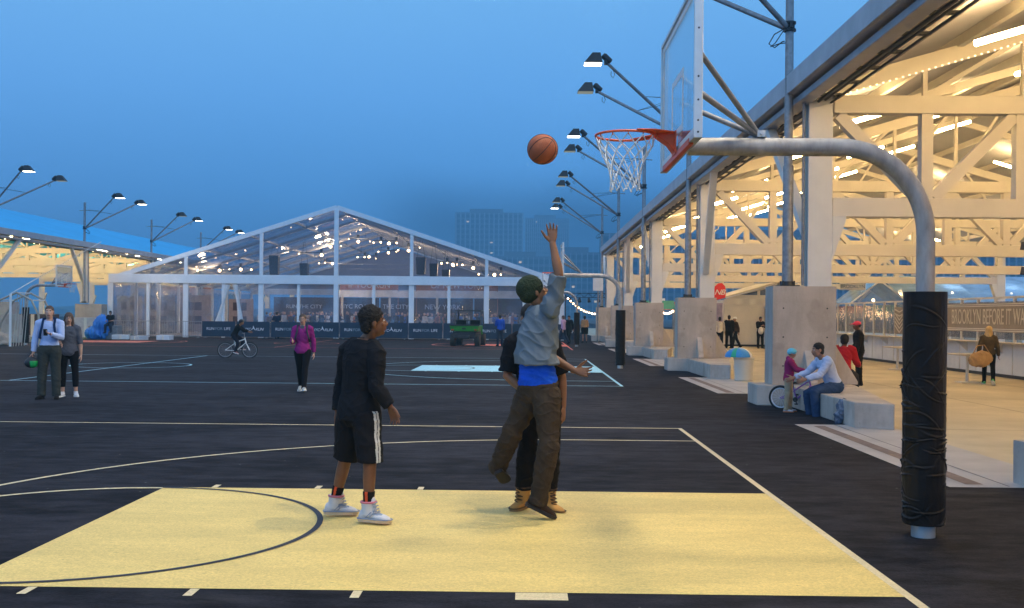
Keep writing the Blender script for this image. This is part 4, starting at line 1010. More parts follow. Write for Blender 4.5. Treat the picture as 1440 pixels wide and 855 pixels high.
# ---------------------------------------------------------------- tents and signs beyond the shed
M_canvas = mat('white_canvas', (.72,.68,.58), .75, var=.06, scale=1.5, bump=.15, bscale=5)
wt = thing('white_marquee', 'white canvas marquee with gable windows under the right pier shed', 'marquee', (14.6,62.0,0))
w = 3.1
m = MB(); m.prism([(-w,0,.12),(w,0,.12),(w,0,2.72),(-w,0,2.72)], (0,.04,0)); m.build('front_wall', M_canvas, wt, smooth=False)
for s in (-1,1):
    m = MB(); m.box(s*w-.03,s*w+.03,.05,6,.12,2.7); m.build('side_wall', M_canvas, wt, smooth=False)
    m = MB(); m.prism([(s*(w+.1),-.12,2.78),(s*(w+.1),-.12,2.86),(0,-.12,3.78),(0,-.12,3.70)], (0,6.2,0)); m.build('roof', M_canvas, wt, smooth=False)
    m = MB(); m.bar((s*(w-.05),-.06,2.80),(s*.05,-.06,3.66),.09,.09); m.build('gable_rafter', M_tentwhite, wt, smooth=False)
    m = MB(); m.prism([(s*.22,.01,2.98),(s*1.05,.01,2.98),(s*1.05,.01,3.25),(s*.22,.01,3.5)], (0,.02,0)); m.build('gable_window', mat('dim_clear_window', (.10,.14,.22), .15, var=.2, scale=4), wt, smooth=False)
    m = MB(); m.prism([(s*1.22,.01,2.98),(s*2.2,.01,2.98),(s*1.22,.01,3.22)], (0,.02,0)); m.build('gable_window', MATS['dim_clear_window'], wt, smooth=False)
m = MB(); m.prism([(-w,.03,2.72),(w,.03,2.72),(0,.03,3.66)], (0,.03,0)); m.build('gable', M_canvas, wt, smooth=False)
m = MB(); vs = []; fs = []
for i in range(61):
    x = -w-.05+(2*w+.1)*i/60
    for z in (2.74, 2.46-.05*abs(math.sin(i*.55))): vs.append((x,-.07+.025*math.sin(i*.8),z))
for i in range(60): fs.append((2*i,2*i+1,2*i+3,2*i+2))
m.add(vs, fs); m.build('valance', M_canvas, wt, ang=80)
m = MB(); m.box(-w,w,-.05,-.005,1.30,1.34); m.box(-w,w,-.04,.0,.0,.11,1); m.build('hem_seam', [M_cream, M_dark], wt, smooth=False)
m = MB(); m.box(-w-.9,-w-.12,-.02,.02,.3,2.5); m.box(-w-.8,-w-.6,-.03,-.022,.5,2.3,1); m.build('lilac_banner', [mat('lilac_cloth', (.35,.30,.42), .7, var=.2), M_white], wt, smooth=False)
# red feather flag
c = P(1011,405,57.0); fl = thing('feather_flag', 'rounded red flag with white slanted NB letters beside the white marquee', 'flag', (c.x,57.0,0))
m = MB(); m.tube([(-.32,0,.0),(-.32,0,3.0),(-.30,0,3.3)], .025, 8); m.build('pole', M_dark, fl)
out = [(-.27,2.55),(.34,2.72),(.38,3.05),(.32,3.33),(.16,3.5),(-.04,3.48),(-.22,3.32),(-.28,3.02)]
m = MB(); m.prism([(x,-.012,z) for x, z in out], (0,.02,0)); f_ = m.build('flag_cloth', mat('red_flag_cloth', (.62,.02,.02), .6, var=.06), fl, smooth=False)
text('N', .40, M_white, f_, (-.08,-.016,3.0), (PI/2,0,0), shear=.35, sx=1.1); text('B', .40, M_white, f_, (.19,-.016,3.0), (PI/2,0,0), shear=.35, sx=1.1)
# BROOKLYN sign and small clear tent
c = P(1199,403,60); sg_ = thing('hanging_sign', 'white sign printed BROOKLYN in blue above the small clear tent', 'sign', (c.x,60,c.z))
m = MB(); m.box(-.72,.72,-.03,.03,-.2,.2); m.build('board', M_white, sg_, smooth=False)
text('BROOKLYN', .27, mat('blue_print', (.05,.12,.28), .6), sg_, (0,-.035,0), (PI/2,0,0), sx=.95)
m = MB(); m.tube([(-.6,0,.2),(-.6,0,.62)], .015, 6); m.tube([(.6,0,.2),(.6,0,.62)], .015, 6); m.build('hanger', M_dark, sg_)
M_bluetent = clear_mat('blue_clear_roof', (.62,.80,.95), .75, .05, (.45,.70,.95), .1, .8)
ct = thing('clear_tent', 'small clear gabled tent behind the rink screens left of the hoop pad', 'tent', (20.3,61.5,0))
for s in (-1,1):
    m = MB(); m.prism([(0,0,3.86),(s*1.75,0,2.5),(s*1.75,0,2.56),(0,0,3.92)], (0,3.5,0)); m.build('roof_sheet', M_bluetent, ct, smooth=False)
    m = MB(); m.bar((0,-.03,3.86),(s*1.78,-.03,2.48),.08,.08); m.build('rafter', M_tentwhite, ct, smooth=False)
    for y in (0,3.4):
        m = MB(); m.box(s*1.72-.05,s*1.72+.05,y-.05,y+.05,0,2.5); m.build('post', M_tentwhite, ct, smooth=False)
m = MB(); m.poly([(-1.75,.02,2.5),(1.75,.02,2.5),(0,.02,3.84)]); m.build('gable_sheet', M_vinyl, ct, smooth=False)
m = MB(); m.ball((0,1.2,2.75), .08, 10, 7); m.build('lantern', M_bulb, ct)
bt = thing('blue_lit_tent', 'long tent with pale blue clear roof beyond the rink banner', 'tent', (32,62,0))
for j in range(11):
    x = -9.6+2.1*j
    m = MB(); m.bar((x,0,2.5),(x,5.5,4.3),.1,.12); m.bar((x,11,2.5),(x,5.5,4.3),.1,.12); m.build('rafter', M_tentwhite, bt, smooth=False)
    for y in (0,11):
        m = MB(); m.box(x-.05,x+.05,y-.05,y+.05,0,2.5); m.build('post', M_tentwhite, bt, smooth=False)
for y0_, y1_ in ((0,5.5),(11,5.5)):
    m = MB(); m.poly([(-9.8,y0_,2.58),(11.6,y0_,2.58),(11.6,y1_,4.38),(-9.8,y1_,4.38)]); m.build('roof_sheet', M_bluetent, bt, smooth=False)
m = MB(); m.box(-9.8,11.6,-.06,.06,2.3,2.55); m.build('eave_beam', M_tentwhite, bt, smooth=False)
m = MB(); m.box(-9.8,11.6,.05,.08,.1,2.28); m.build('front_sheet', M_mesh, bt, smooth=False)
for j in range(4):
    m = MB(); m.ball((-6+3.6*j,3.5,3.3), .07, 10, 7); m.build('lantern', M_bulb, bt)
    lamp('POINT', 'tent_light', (32-6+3.6*j, 65.5, 3.0), 60, (.75,.88,1.0), .3)

# dome lidded bin
c = G(1040,536); bn_ = thing('domed_bin', 'white round bin with blue, green and white domed lid behind the bench', 'bin', (c.x+.15,c.y+.2,0))
m = MB(); m.lathe([(.22,0),(.24,.02),(.26,.56),(.28,.58),(.28,.62)], (0,0,0), 24); m.build('drum', mat('cream_plastic', (.62,.58,.48), .5, var=.06), bn_)
m = MB(); n = 32; R_ = .36
for i in range(n):
    mi = (0,0,1,0,0,0,2,1)[(i//2) % 8]
    a0, a1 = 2*PI*i/n, 2*PI*(i+1)/n
    q = lambda a, p: (R_*math.cos(p)*math.cos(a)-.14, R_*math.cos(p)*math.sin(a), .625+.25*math.sin(p))
    for j in range(8):
        p0, p1 = PI/2*j/8, PI/2*(j+1)/8
        m.poly([q(a0,p0), q(a1,p0), q(a1,p1), q(a0,p1)] if j < 7 else [q(a0,p0), q(a1,p0), (-.14,0,.875)], mi)
m.poly([(R_*math.cos(2*PI*i/n)-.14,R_*math.sin(2*PI*i/n),.624) for i in range(n-1,-1,-1)], 2)
m.build('domed_lid', [mat('blue_lid', (.03,.25,.60), .35, var=.1), mat('green_lid', (.02,.38,.22), .35, var=.1), mat('white_lid', (.7,.72,.72), .35)], bn_)

# ---------------------------------------------------------------- stage truss, string lights
c = P(815,425,92); st = thing('stage_truss', 'black lighting truss standing behind the small far hoop', 'stage truss', (c.x,92,0))
for s in (-1.7,1.7):
    m = MB()
    for a in (-.15,.15): m.tube([(s+a,0,0),(s+a,0,3.6)], .03, 6)
    for i in range(9): m.tube([(s-.15,0,.4*i),(s+.15,0,.4*i+.4)], .02, 5)
    m.build('tower', M_dark, st)
m = MB(); m.tube([(-2.2,0,3.3),(2.2,0,3.3)], .03, 6); m.tube([(-2.2,0,3.65),(2.2,0,3.65)], .03, 6)
for i in range(12): m.tube([(-2.2+.37*i,0,3.3 if i % 2 else 3.65),(-1.83+.37*i,0,3.65 if i % 2 else 3.3)], .02, 5)
m.build('crossbeam', M_dark, st)
for i in range(5):
    m = MB(); m.lathe([(.10,-.18),(.15,.15)], (-1.6+.8*i,-.1,3.05), 10, axis=V((.1,-.5,-.8))); m.build('stage_lamp', M_blackpl, st)
for i, (a, b, z0_, z1_, Y, n) in enumerate(((795,840,3.3,1.9,82,12),(842,893,2.3,2.6,76,10),(926,956,2.1,2.5,60,9))):
    A, B = P(a,440,Y), P(b,440,Y); r = thing('string_lights', ('string of warm bulbs dipping behind the far hoop','string of warm bulbs crossing behind the fourth plinth','string of warm bulbs seen between the third plinth and the bin')[i], 'string lights', (A.x,Y,0), 0, 'strings of warm bulbs')
    w = B.x-A.x; pts = [V((w*k/n,0,z0_+(z1_-z0_)*k/n-.35*math.sin(PI*k/n))) for k in range(n+1)]
    m = MB(); m.tube(pts, .012, 5); m.tube([(0,0,0),(0,0,z0_)], .04, 6); m.tube([(w,0,0),(w,0,z1_)], .04, 6); m.build('cable', M_dark, r)
    for p in pts[1:-1]:
        m = MB(); m.ball(p-V((0,0,.07)), .06, 8, 6); m.build('bulb', M_bulb, r)
c = P(845,388,70); s_ = thing('white_box_sign', 'small blank white sign panel on a pole beside the far light pole', 'sign', (P(841,400,68).x,68,0))
m = MB(); m.tube([(0,0,0),(0,0,4.0)], .05, 8); m.build('post', M_galv, s_)
m = MB(); m.box(-.32,.32,-.05,.05,3.3,4.2); m.build('panel', M_white, s_, smooth=False)

# market clutter seen between the plinths: awnings and stalls
for i, (px, Y, col, lab) in enumerate(((933,64,(.5,.12,.04),'orange topped stall seen between the third and second plinths'),(925,60,(.05,.30,.25),'small teal stall seen beside the third plinth'))):
    c = P(px,440,Y); r = thing('market_stall', lab, 'market stall', (c.x,Y,0), 0, 'market stalls under the shed')
    m = MB(); m.prism([(-.9,-.6,2.1),(.9,-.6,2.1),(.9,.0,2.55),(-.9,.0,2.55)], (0,.05,.03)); m.build('awning', mat('stall_awning_%d' % i, col, .7), r, smooth=False)
    for s in (-.85,.85):
        m = MB(); m.tube([(s,-.55,0),(s,-.55,2.1)], .03, 6); m.tube([(s,0,0),(s,0,2.5)], .03, 6); m.build('post', M_galv, r)
    m = MB(); m.box(-.8,.8,-.5,-.1,0,.95); m.build('counter', M_ply, r, smooth=False)

# ---------------------------------------------------------------- city across the water
M_tower = mat('dark_tower_facade', (.10,.115,.14), .6, var=.12, scale=.03)
M_towerglass = mat('dark_tower_glass', (.03,.045,.07), .2, var=.2, scale=.08)
M_fin = mat('pale_tower_fin', (.24,.27,.31), .6, var=.08)
M_litwin = glow('lit_office_window', (1.0,.75,.45), .9)
def tower(label, px0, px1, pytop, Y, dep, fins, floors, lit, seed, finw=.6, cat='office tower', slab=.9):
    a, b = P(px0,440,Y), P(px1,pytop,Y); w = b.x-a.x; h = b.z+.6
    r = thing('office_tower', label, cat, ((a.x+b.x)/2,Y,-.6), 0)
    m = MB(); m.box(-w/2,w/2,0,dep,0,h); m.build('wall', M_towerglass, r, smooth=False)
    for k in range(fins+1):
        x = -w/2+w*k/fins; m = MB(); m.box(x-finw,x+finw,-1.6,-.002,0,h); m.build('facade_fin', M_fin, r, smooth=False)
    for k in range(floors):
        z = h*(k+.72)/floors; m = MB(); m.box(-w/2,w/2,-.45,-.003,z,z+h/floors*.42*slab); m.build('floor_band', M_tower, r, smooth=False)
    q = random.Random(seed); fh = h/floors; fw = w/fins
    used = set()
    for k in range(lit):
        c_ = (q.randrange(fins), q.randrange(floors))
        if c_ in used: continue
        used.add(c_); x = -w/2+fw*c_[0]+fw*.25; z = fh*c_[1]+fh*.2
        m = MB(); m.box(x,x+fw*.5,-.06,-.005,z,z+fh*.28); m.build('lit_window', M_litwin, r, smooth=False)
    m = MB(); m.box(-w*.3,w*.2,dep*.3,dep*.7,h+.01,h+7); m.build('roof_plant', M_tower, r, smooth=False)
tower('tall foggy office tower with pale vertical fins behind the tent roof', 640, 735, 300, 1500, 40, 14, 20, 6, 1, 1.0)
tower('second foggy tower with close set vertical fins behind the raised hand', 738, 800, 308, 1600, 40, 22, 22, 5, 2, .7)
tower('lower curved row office block in fog left of the leaping player', 690, 780, 362, 1250, 30, 12, 8, 6, 3, .5)
tower('foggy office block with rows of windows between the tent and the far hoop', 778, 850, 356, 1150, 40, 9, 9, 8, 4, .5)
tower('wide foggy office block seen through the gaps between shed trusses', 846, 1010, 330, 1000, 40, 16, 10, 10, 5, .7)
tower('dark blue office block seen right of the third shed column', 1012, 1250, 336, 800, 40, 26, 9, 12, 6, .6)
tower('dark blue office block seen low through the shed behind the black hoop pad', 1255, 1520, 346, 850, 40, 26, 9, 12, 7, .6)
# far shore beyond the left shed
m = MB()
prev = None; q = random.Random(2); pts = []
for i in range(90): pts.append((-1500+i*18, 1900+q.uniform(-20,20), 4+7*abs(noise.noise(V((i*.13,1,2))))+3*q.random()))
poly = [(x,y,-3.2) for x, y, z in pts]
for i in range(89):
    x0_, y0_, z0_ = pts[i]; x1_, y1_, z1_ = pts[i+1]
    m.hexa([(x0_,y0_,-3.2),(x1_,y1_,-3.2),(x1_,y1_+150,-3.2),(x0_,y0_+150,-3.2),(x0_,y0_,z0_),(x1_,y1_,z1_),(x1_,y1_+150,z1_+4),(x0_,y0_+150,z0_+4)])
struct(m.build('far_shore_hills', M_land, smooth=False))

# ---------------------------------------------------------------- things under and beside the left shed
pf = thing('playground_frame', 'white arched playground frame with ropes at the left edge', 'playground frame', (*G(20,487).xy,0))
m = MB(); m.tube([(-1.6,0,0),(-1.3,0,1.2),(-.7,0,2.2),(.1,0,2.55),(.8,0,2.2),(1.15,0,1.5),(1.2,0,0)], .05, 10); m.tube([(-1.6,1.4,0),(-1.3,1.4,1.2),(-.7,1.4,2.2),(.1,1.4,2.55),(.8,1.4,2.2),(1.15,1.4,1.5),(1.2,1.4,0)], .05, 10); m.build('arch', mat('tan_play_frame', (.40,.34,.26), .6), pf)
for x, z in ((-.7,2.2),(.1,2.55),(.8,2.2)):
    m = MB(); m.tube([(x,0,z),(x,1.4,z)], .03, 6); m.build('crossbar', M_white, pf)
m = MB()
for i in range(5): m.tube([(.1,.28*i+.1,2.5),(-.1,.28*i+.1,0)], .018, 5)
m.build('rope', mat('pale_rope', (.5,.47,.4), .8), pf)
m = MB(); m.tube([(-.05,-.3,0),(-.05,-.3,2.5)], .06, 8); m.tube([(-.05,-.3,2.5),(1.7,6,5.4)], .02, 5); m.build('mast', M_white, pf)
rk_ = random.Random(9)
for i, (px, py, s, lab) in enumerate(((8,476,.95,'large pale boulder at the left edge beside the playground'),(26,474,.6,'smaller brown boulder right of the pale boulder'),(2,485,.5,'dark low boulder at the very left edge'))):
    m = MB(); m.ball((0,0,s*.45), s, 14, 10); me = remesh(m, s*.16, 2)
    for v in me.vertices:
        n = noise.noise(v.co*1.7/s+V((i*7,0,0))); v.co = v.co*(1+.3*n); v.co.z = max(-.02, v.co.z*.8)
    c = G(px, py); o = put('boulder', me, mat('boulder_stone_%d' % (i % 2), ((.50,.38,.28),(.26,.16,.11))[i % 2], .9, var=.3, scale=3, bump=.4, bscale=8), None, (c.x,c.y,0)); tag(o, lab, 'boulder', 'boulders by the playground')
c = G(12,480); rect('lawn_ground', -33, -27.0, 54.2, 69, mat('lawn_green', (.10,.13,.035), .95, var=.35, scale=1.2, bump=.6, bscale=30), .006)
bx_ = [(54,462,1.0,.8,1.5,'dark brown crate left of the couple',(.07,.045,.04)),(118,471,.5,.5,.7,'white cardboard box in the pile right of the couple',(.55,.52,.50)),(138,473,.45,.5,.75,'brown cardboard box below the seated man',(.34,.24,.16)),(170,477,.5,.4,.28,'low white box on the ground right of the seated man',(.6,.6,.6)),(196,478,.35,.4,.25,'small pale box near the bare barriers',(.5,.5,.52)),(232,478,.4,.4,.3,'small white box at the foot of the bare barriers',(.62,.63,.66)),(128,455,.7,.6,1.3,'pale tall box behind the pile right of the couple',(.50,.46,.44))]
for px, py, w, d_, h, lab, col in bx_:
    c = G(px, max(py, 474)); r = thing('box', lab, 'box', (c.x, min(c.y, 69.6), 0), rk_.uniform(-.4,.4), 'boxes piled left of the tent')
    m = MB(); m.box(-w,w,-d_,d_,0,h); m.build('carton', mat('carton_%s' % lab[:11].replace(' ','_'), col, .8, var=.15), r, smooth=False, bevel=.015)
    m = MB(); m.box(-w*.12,w*.12,-d_-.003,-d_-.001,0.02,h-.02); m.build('tape', M_cream, r, smooth=False)
m = MB(); m.ell((0,0,.75), V((.55,0,0)), V((0,.5,0)), V((0,0,.72))); m.ell((-.25,0,.35), V((.75,0,0)), V((0,.6,0)), V((0,0,.45))); m.ell((.2,0,1.1), V((.3,.1,0)), V((0,.3,0)), V((.1,0,.35)))
me = remesh(m, .05, 1); wrinkle(me, .17, 2.6, (1,1,.6), 3)
for v in me.vertices: v.co.z = max(.0, v.co.z)
c = G(115,478); o = put('tarpaulin', me, mat('blue_tarp', (.02,.20,.62), .45, var=.15, scale=2, bump=.5, bscale=6), None, (c.x,66,0)); tag(o, 'bright blue tarpaulin bundled over goods right of the couple', 'tarpaulin')
for i, (px, Y, h) in enumerate(((37,100,5.6),(77,112,5.6),(139,104,5.6))):
    pass
# ---------------------------------------------------------------- people
def skin(name, c, var=.10): return mat(name, c, .5, var=var, scale=9, bump=.06, bscale=120, sss=.06, spec=.35)
S_dark = skin('deep_brown_skin', (.155,.065,.030)); S_mid = skin('brown_skin', (.23,.105,.05)); S_fair = skin('fair_skin', (.50,.29,.20)); S_tan = skin('tan_skin', (.36,.19,.115))
M_lip = mat('lip_brown', (.22,.075,.06), .45); M_brow = mat('brow_dark', (.015,.011,.009), .8); M_eyew = mat('eye_white', (.55,.53,.50), .25); M_iris = mat('eye_iris', (.012,.009,.007), .2)
H_black = mat('black_hair', (.010,.009,.009), .75, var=.4, scale=40, bump=.8, bscale=160); H_brown = mat('brown_hair', (.075,.042,.025), .6, var=.4, scale=18, bump=.5, bscale=60, stretch=(1,1,.15)); H_blond = mat('blonde_hair', (.58,.38,.15), .55, var=.35, scale=18, bump=.6, bscale=60, stretch=(1,1,.15))
def cloth(name, c, var=.16, rough=.85): return mat(name, c, rough, var=var, scale=5, bump=.35, bscale=240, spec=.10)
EX = V((1,0,0)); EY = V((0,1,0)); EZ = V((0,0,1))

def fk(k=1.0, yaw=0.0, lean=0.0, aL=(0,8,12,0), aR=(0,8,12,0), lL=(0,0,3), lR=(0,0,3), hy=0.0, hp=0.0, fem=False, hipz=None, tw=0.0, toe=12):
    """arms: swing forward, out, elbow bend, inward turn; legs: hip forward, knee bend, out (degrees)"""
    r = math.radians; J = {}
    F = V((-math.sin(r(yaw)), math.cos(r(yaw)), 0)); Lf = V((-F.y, F.x, 0)); Lf = EZ.cross(F)
    sp = (EZ*math.cos(r(lean))+F*math.sin(r(lean))); Ft = (F*math.cos(r(lean))-EZ*math.sin(r(lean)))
    Ls = (Lf*math.cos(r(tw))+F*math.sin(r(tw)))
    J['pel'] = V((0,0,0)); J['chest'] = sp*.53*k
    sw = (.165 if fem else .185)*k; hw = .092*k
    J['head'] = J['chest']+sp*.145*k+Ft*.035*k+(F-Ft)*.03
    hd = r(yaw+hy); J['face'] = V((-math.sin(hd)*math.cos(r(hp)), math.cos(hd)*math.cos(r(hp)), math.sin(r(hp))))
    for sd, s, a, l in (('L',1,aL,lL),('R',-1,aR,lR)):
        S = J['chest']-sp*.055*k+Ls*s*sw; J['s'+sd] = S
        def dr(fl, ab): return (-EZ*math.cos(r(fl))+F*math.sin(r(fl)))*math.cos(r(ab))+Ls*s*math.sin(r(ab))
        J['e'+sd] = S+dr(a[0],a[1])*.29*k
        fa = dr(a[0]+a[2], a[1]*.4-a[3]); J['w'+sd] = J['e'+sd]+fa*.255*k; J['hd'+sd] = fa
        Hp = Lf*s*hw; J['h'+sd] = Hp
        def lr(fl, ab): return (-EZ*math.cos(r(fl))+F*math.sin(r(fl)))*math.cos(r(ab))+Lf*s*math.sin(r(ab))
        J['k'+sd] = Hp+lr(l[0],l[2])*.43*k; J['a'+sd] = J['k'+sd]+lr(l[0]-l[1],l[2]*.4)*.41*k
        ft = F*math.cos(r(toe))+Lf*s*math.sin(r(toe)); pit = max(0, (l[1]-l[0]))*.75 if l[1] > 25 or l[0] < -12 else 0
        if l[0] > 15 and l[1] < l[0]-8: pit = -(l[0]-l[1])*.6
        J['t'+sd] = ft*math.cos(r(pit))-EZ*math.sin(r(pit)); 
    if hipz is None:
        lo = min(J['aL'].z-max(0,-J['tL'].z)*.12*k, J['aR'].z-max(0,-J['tR'].z)*.12*k)
        dz = .085*k-lo
    else: dz = hipz
    for q in J:
        if q[0] in 'tf' or q.startswith('hd'): continue
        J[q] = J[q]+V((0,0,dz))
    J['F'] = F
    return J
def shiftJ(J, d):
    return {q: (v if (q in ('face','F','tL','tR') or q.startswith('hd')) else v+d) for q, v in J.items()}

TORSO = [(-.20,.075,.075),(-.12,.150,.105),(-.02,.165,.118),(.10,.158,.112),(.30,.136,.098),(.45,.138,.102),(.62,.154,.112),(.78,.162,.112),(.88,.150,.098),(.95,.112,.080),(1.0,.066,.062)]
def torso_rings(J, k, add=0.0, t0=-.2, t1=1.0, fem=False, flare=0.0, fl0=.35):
    pel, ch = J['pel'], J['chest']; up = ch-pel; hl = (J['hL']-J['hR']).normalized(); sl = (J['sL']-J['sR']).normalized()
    mid = J.get('waist'); out = []
    ts = [t for t, _, _ in TORSO if t0 < t < t1]+[t0, t1]; ts = sorted(set(ts))
    for t in ts:
        for i in range(len(TORSO)-1):
            if TORSO[i][0] <= t <= TORSO[i+1][0]: break
        f = (t-TORSO[i][0])/(TORSO[i+1][0]-TORSO[i][0]); f = min(1, max(0, f))
        w = TORSO[i][1]+(TORSO[i+1][1]-TORSO[i][1])*f; d = TORSO[i][2]+(TORSO[i+1][2]-TORSO[i][2])*f
        if fem and .15 < t < .6: w *= .90; d *= .94
        if fem and t > .7: w *= .92
        u = min(1, max(0, t)); A = (hl*(1-u)+sl*u)
        if mid is not None:
            tt = min(1, max(0, t)); c = pel*(1-tt)**2+mid*2*tt*(1-tt)+ch*tt**2
            if t < 0: c = pel+up*t
            tan = (mid-pel)*2*(1-tt)+(ch-mid)*2*tt
        else: c = pel+up*t; tan = up
        tan = tan.normalized(); A = (A-tan*A.dot(tan)).normalized(); B = tan.cross(A)
        g = add*k+(flare*k*max(0,(fl0-t)) if flare else 0)
        out.append((c, A*(w*k+g), B*(d*k+g)))
    return out
def hand(mb, w, d, s, k, curl=.35, spread=.12, thumb=.8, finger_r=.0088):
    d = d.normalized(); s = (s-d*s.dot(d)).normalized(); n = d.cross(s).normalized()
    mb.rings([(w-d*.03*k, s*.026*k, n*.021*k),(w+d*.012*k, s*.028*k, n*.019*k),(w+d*.045*k, s*.040*k, n*.017*k),(w+d*.082*k, s*.043*k, n*.0145*k),(w+d*.096*k, s*.038*k, n*.011*k)], 14)
    for i in range(4):
        b = w+d*.078*k+s*(.0315-.021*i)*k; dd = (d+s*(1.5-i)*spread).normalized(); L = (.078,.087,.081,.064)[i]*k
        pts = [b]; a = curl*.5
        for q, fr_ in enumerate((.45,.32,.27)):
            pts.append(pts[-1]+(dd*math.cos(a)+n*math.sin(a))*L*fr_); a += curl*(.8+.15*i)
        mb.limb(pts, [finger_r*1.12*k, finger_r*1.05*k, finger_r*.95*k, finger_r*.78*k], 8)
    b = w+d*.022*k+s*.024*k; t = (d*.62+s*thumb+n*.35).normalized()
    p1 = b+t*.048*k; t2 = (t+d*.45+n*.15).normalized(); mb.limb([b, p1, p1+t2*.033*k, p1+t2*.058*k], [.0145*k,.0125*k,.011*k,.0085*k], 8)

def head_axes(J):
    f = J['face'].normalized(); up = J.get('hup', EZ); l = up.cross(f).normalized(); u = f.cross(l).normalized()
    return f, l, u
def person(label, J, sk, k=1.0, top=None, bottom=None, shoes=None, hair=None, vox=.013, fem=False, group=None, root=None, handL=None, handR=None, cat='person', hero=False, seed=0, name='person', wr=1.0):
    f, l, u = head_axes(J); hc = J['head']; base = root if root is not None else V((J['pel'].x, J['pel'].y, 0))
    mb = MB()
    mb.rings(torso_rings(J, k, 0, fem=fem), 20)
    # neck and head
    ch = J['chest']; nk = hc-u*.085*k-f*.018*k
    mb.limb([ch-(ch-J['pel']).normalized()*.03*k, ch+(nk-ch)*.5, nk+u*.03*k], [.064*k,.054*k,.054*k], 14)
    if fem: mb.v
    mb.ell(hc+u*.028*k-f*.012*k, l*.074*k, f*.095*k, u*.092*k, 20, 14)
    mb.ell(hc-u*.028*k+f*.018*k, l*.060*k, f*.070*k, u*.088*k, 18, 12)
    mb.ell(hc-u*.085*k+f*.052*k, l*.030*k, f*.028*k, u*.024*k, 12, 8)
    mb.ell(hc-u*.058*k+f*.020*k, l*.055*k, f*.052*k, u*.045*k, 14, 9)
    if vox < .02:
        mb.limb([hc+u*.022*k+f*.080*k, hc-u*.008*k+f*.096*k, hc-u*.026*k+f*.102*k], [.010*k,.012*k,.014*k], 10)
        for s in (-1,1):
            mb.ell(hc-u*.028*k+f*.090*k+l*s*.011*k, l*.010*k, f*.010*k, u*.009*k, 8, 6)
            mb.ell(hc-u*.008*k+l*s*.076*k-f*.012*k, l*.011*k, f*.020*k, u*.032*k, 10, 8)
            mb.ell(hc+u*.030*k+f*.072*k+l*s*.030*k, l*.024*k, f*.012*k, u*.009*k, 8, 6)
            mb.ell(hc-u*.018*k+f*.060*k+l*s*.038*k, l*.022*k, f*.020*k, u*.018*k, 8, 6)
        mb.ell(hc-u*.050*k+f*.084*k, l*.025*k, f*.014*k, u*.0075*k, 12, 6)
        mb.ell(hc-u*.063*k+f*.081*k, l*.022*k, f*.014*k, u*.009*k, 12, 6)
    for sd, s in (('L',1),('R',-1)):
        S, E_, W_ = J['s'+sd], J['e'+sd], J['w'+sd]
        mb.limb([S+(ch-S)*.25, S, S.lerp(E_,.35), S.lerp(E_,.8), E_, E_.lerp(W_,.3), E_.lerp(W_,.75), W_], [.060*k,.056*k,.050*k,.041*k,.039*k,.041*k,.031*k,.026*k], 14)
        d = J.get('hd'+sd, W_-E_); th = J.get('th'+sd)
        if th is None:
            th = J['F'] if 'F' in J else f
            if abs(th.dot(d.normalized())) > .9: th = EZ
        kw = (handL if sd == 'L' else handR) or {}
        hb = MB(); hand(hb, W_, d, th, k, **kw)
        if sd == 'L' and not kw.get('flip'): pass
        mb.add(hb.v, hb.f)
        Hh, K_, A_ = J['h'+sd], J['k'+sd], J['a'+sd]
        mb.limb([Hh, Hh.lerp(K_,.3), Hh.lerp(K_,.75), K_, K_.lerp(A_,.3), K_.lerp(A_,.7), A_], [.088*k,.082*k,.062*k,.054*k,.053*k,.042*k,.036*k], 16)
        td = J['t'+sd]; mb.limb([A_-V((0,0,.02*k)), A_+td*.07*k-V((0,0,.045*k)), A_+td*.13*k-V((0,0,.055*k))], [.038*k,.032*k,.026*k], 10)
    me = remesh(mb, vox, 3 if vox < .01 else 2)
    me.transform(Matrix.Translation(-base))
    hl_ = hc-base
    def reg(c):
        q = c-hl_; a, b, e = q.dot(l)/k, q.dot(f)/k, q.dot(u)/k
        if abs(a) > .06 or b < .045 or abs(e) > .08: return 0
        if -.069 < e < -.047 and abs(a) < .023 and b > .072: return 1
        if .027 < e < .039 and .014 < abs(a) < .042 and b > .062: return 2
        return 0
    paint(me, reg)
    o = put(name, me, [sk, M_lip, M_brow], None, base); tag(o, label, cat, group)
    o['label'] = label
    def child(nm, mbb, mats, v=None, it=3, wrk=0, freq=9, st=(1,1,2.0), pf=None):
        m_ = remesh(mbb, v or vox, it)
        if wrk: wrinkle(m_, wrk*k*wr, freq, st, seed)
        m_.transform(Matrix.Translation(-base))
        if pf: paint(m_, pf)
        c = put(nm, m_, mats, o); return c
    # eyes
    if vox < .016:
        for s in (-1,1):
            e = MB(); c = hc+u*.010*k+f*.0765*k+l*s*.031*k
            e.ell(c-base, l*.013*k, f*.009*k, u*.0075*k, 12, 8, 0); e.ell(c+f*.0055*k-base, l*.0055*k, f*.0048*k, u*.0055*k, 10, 6, 1); e.build('eye', [M_eyew, M_iris], o)
    P_ = {}
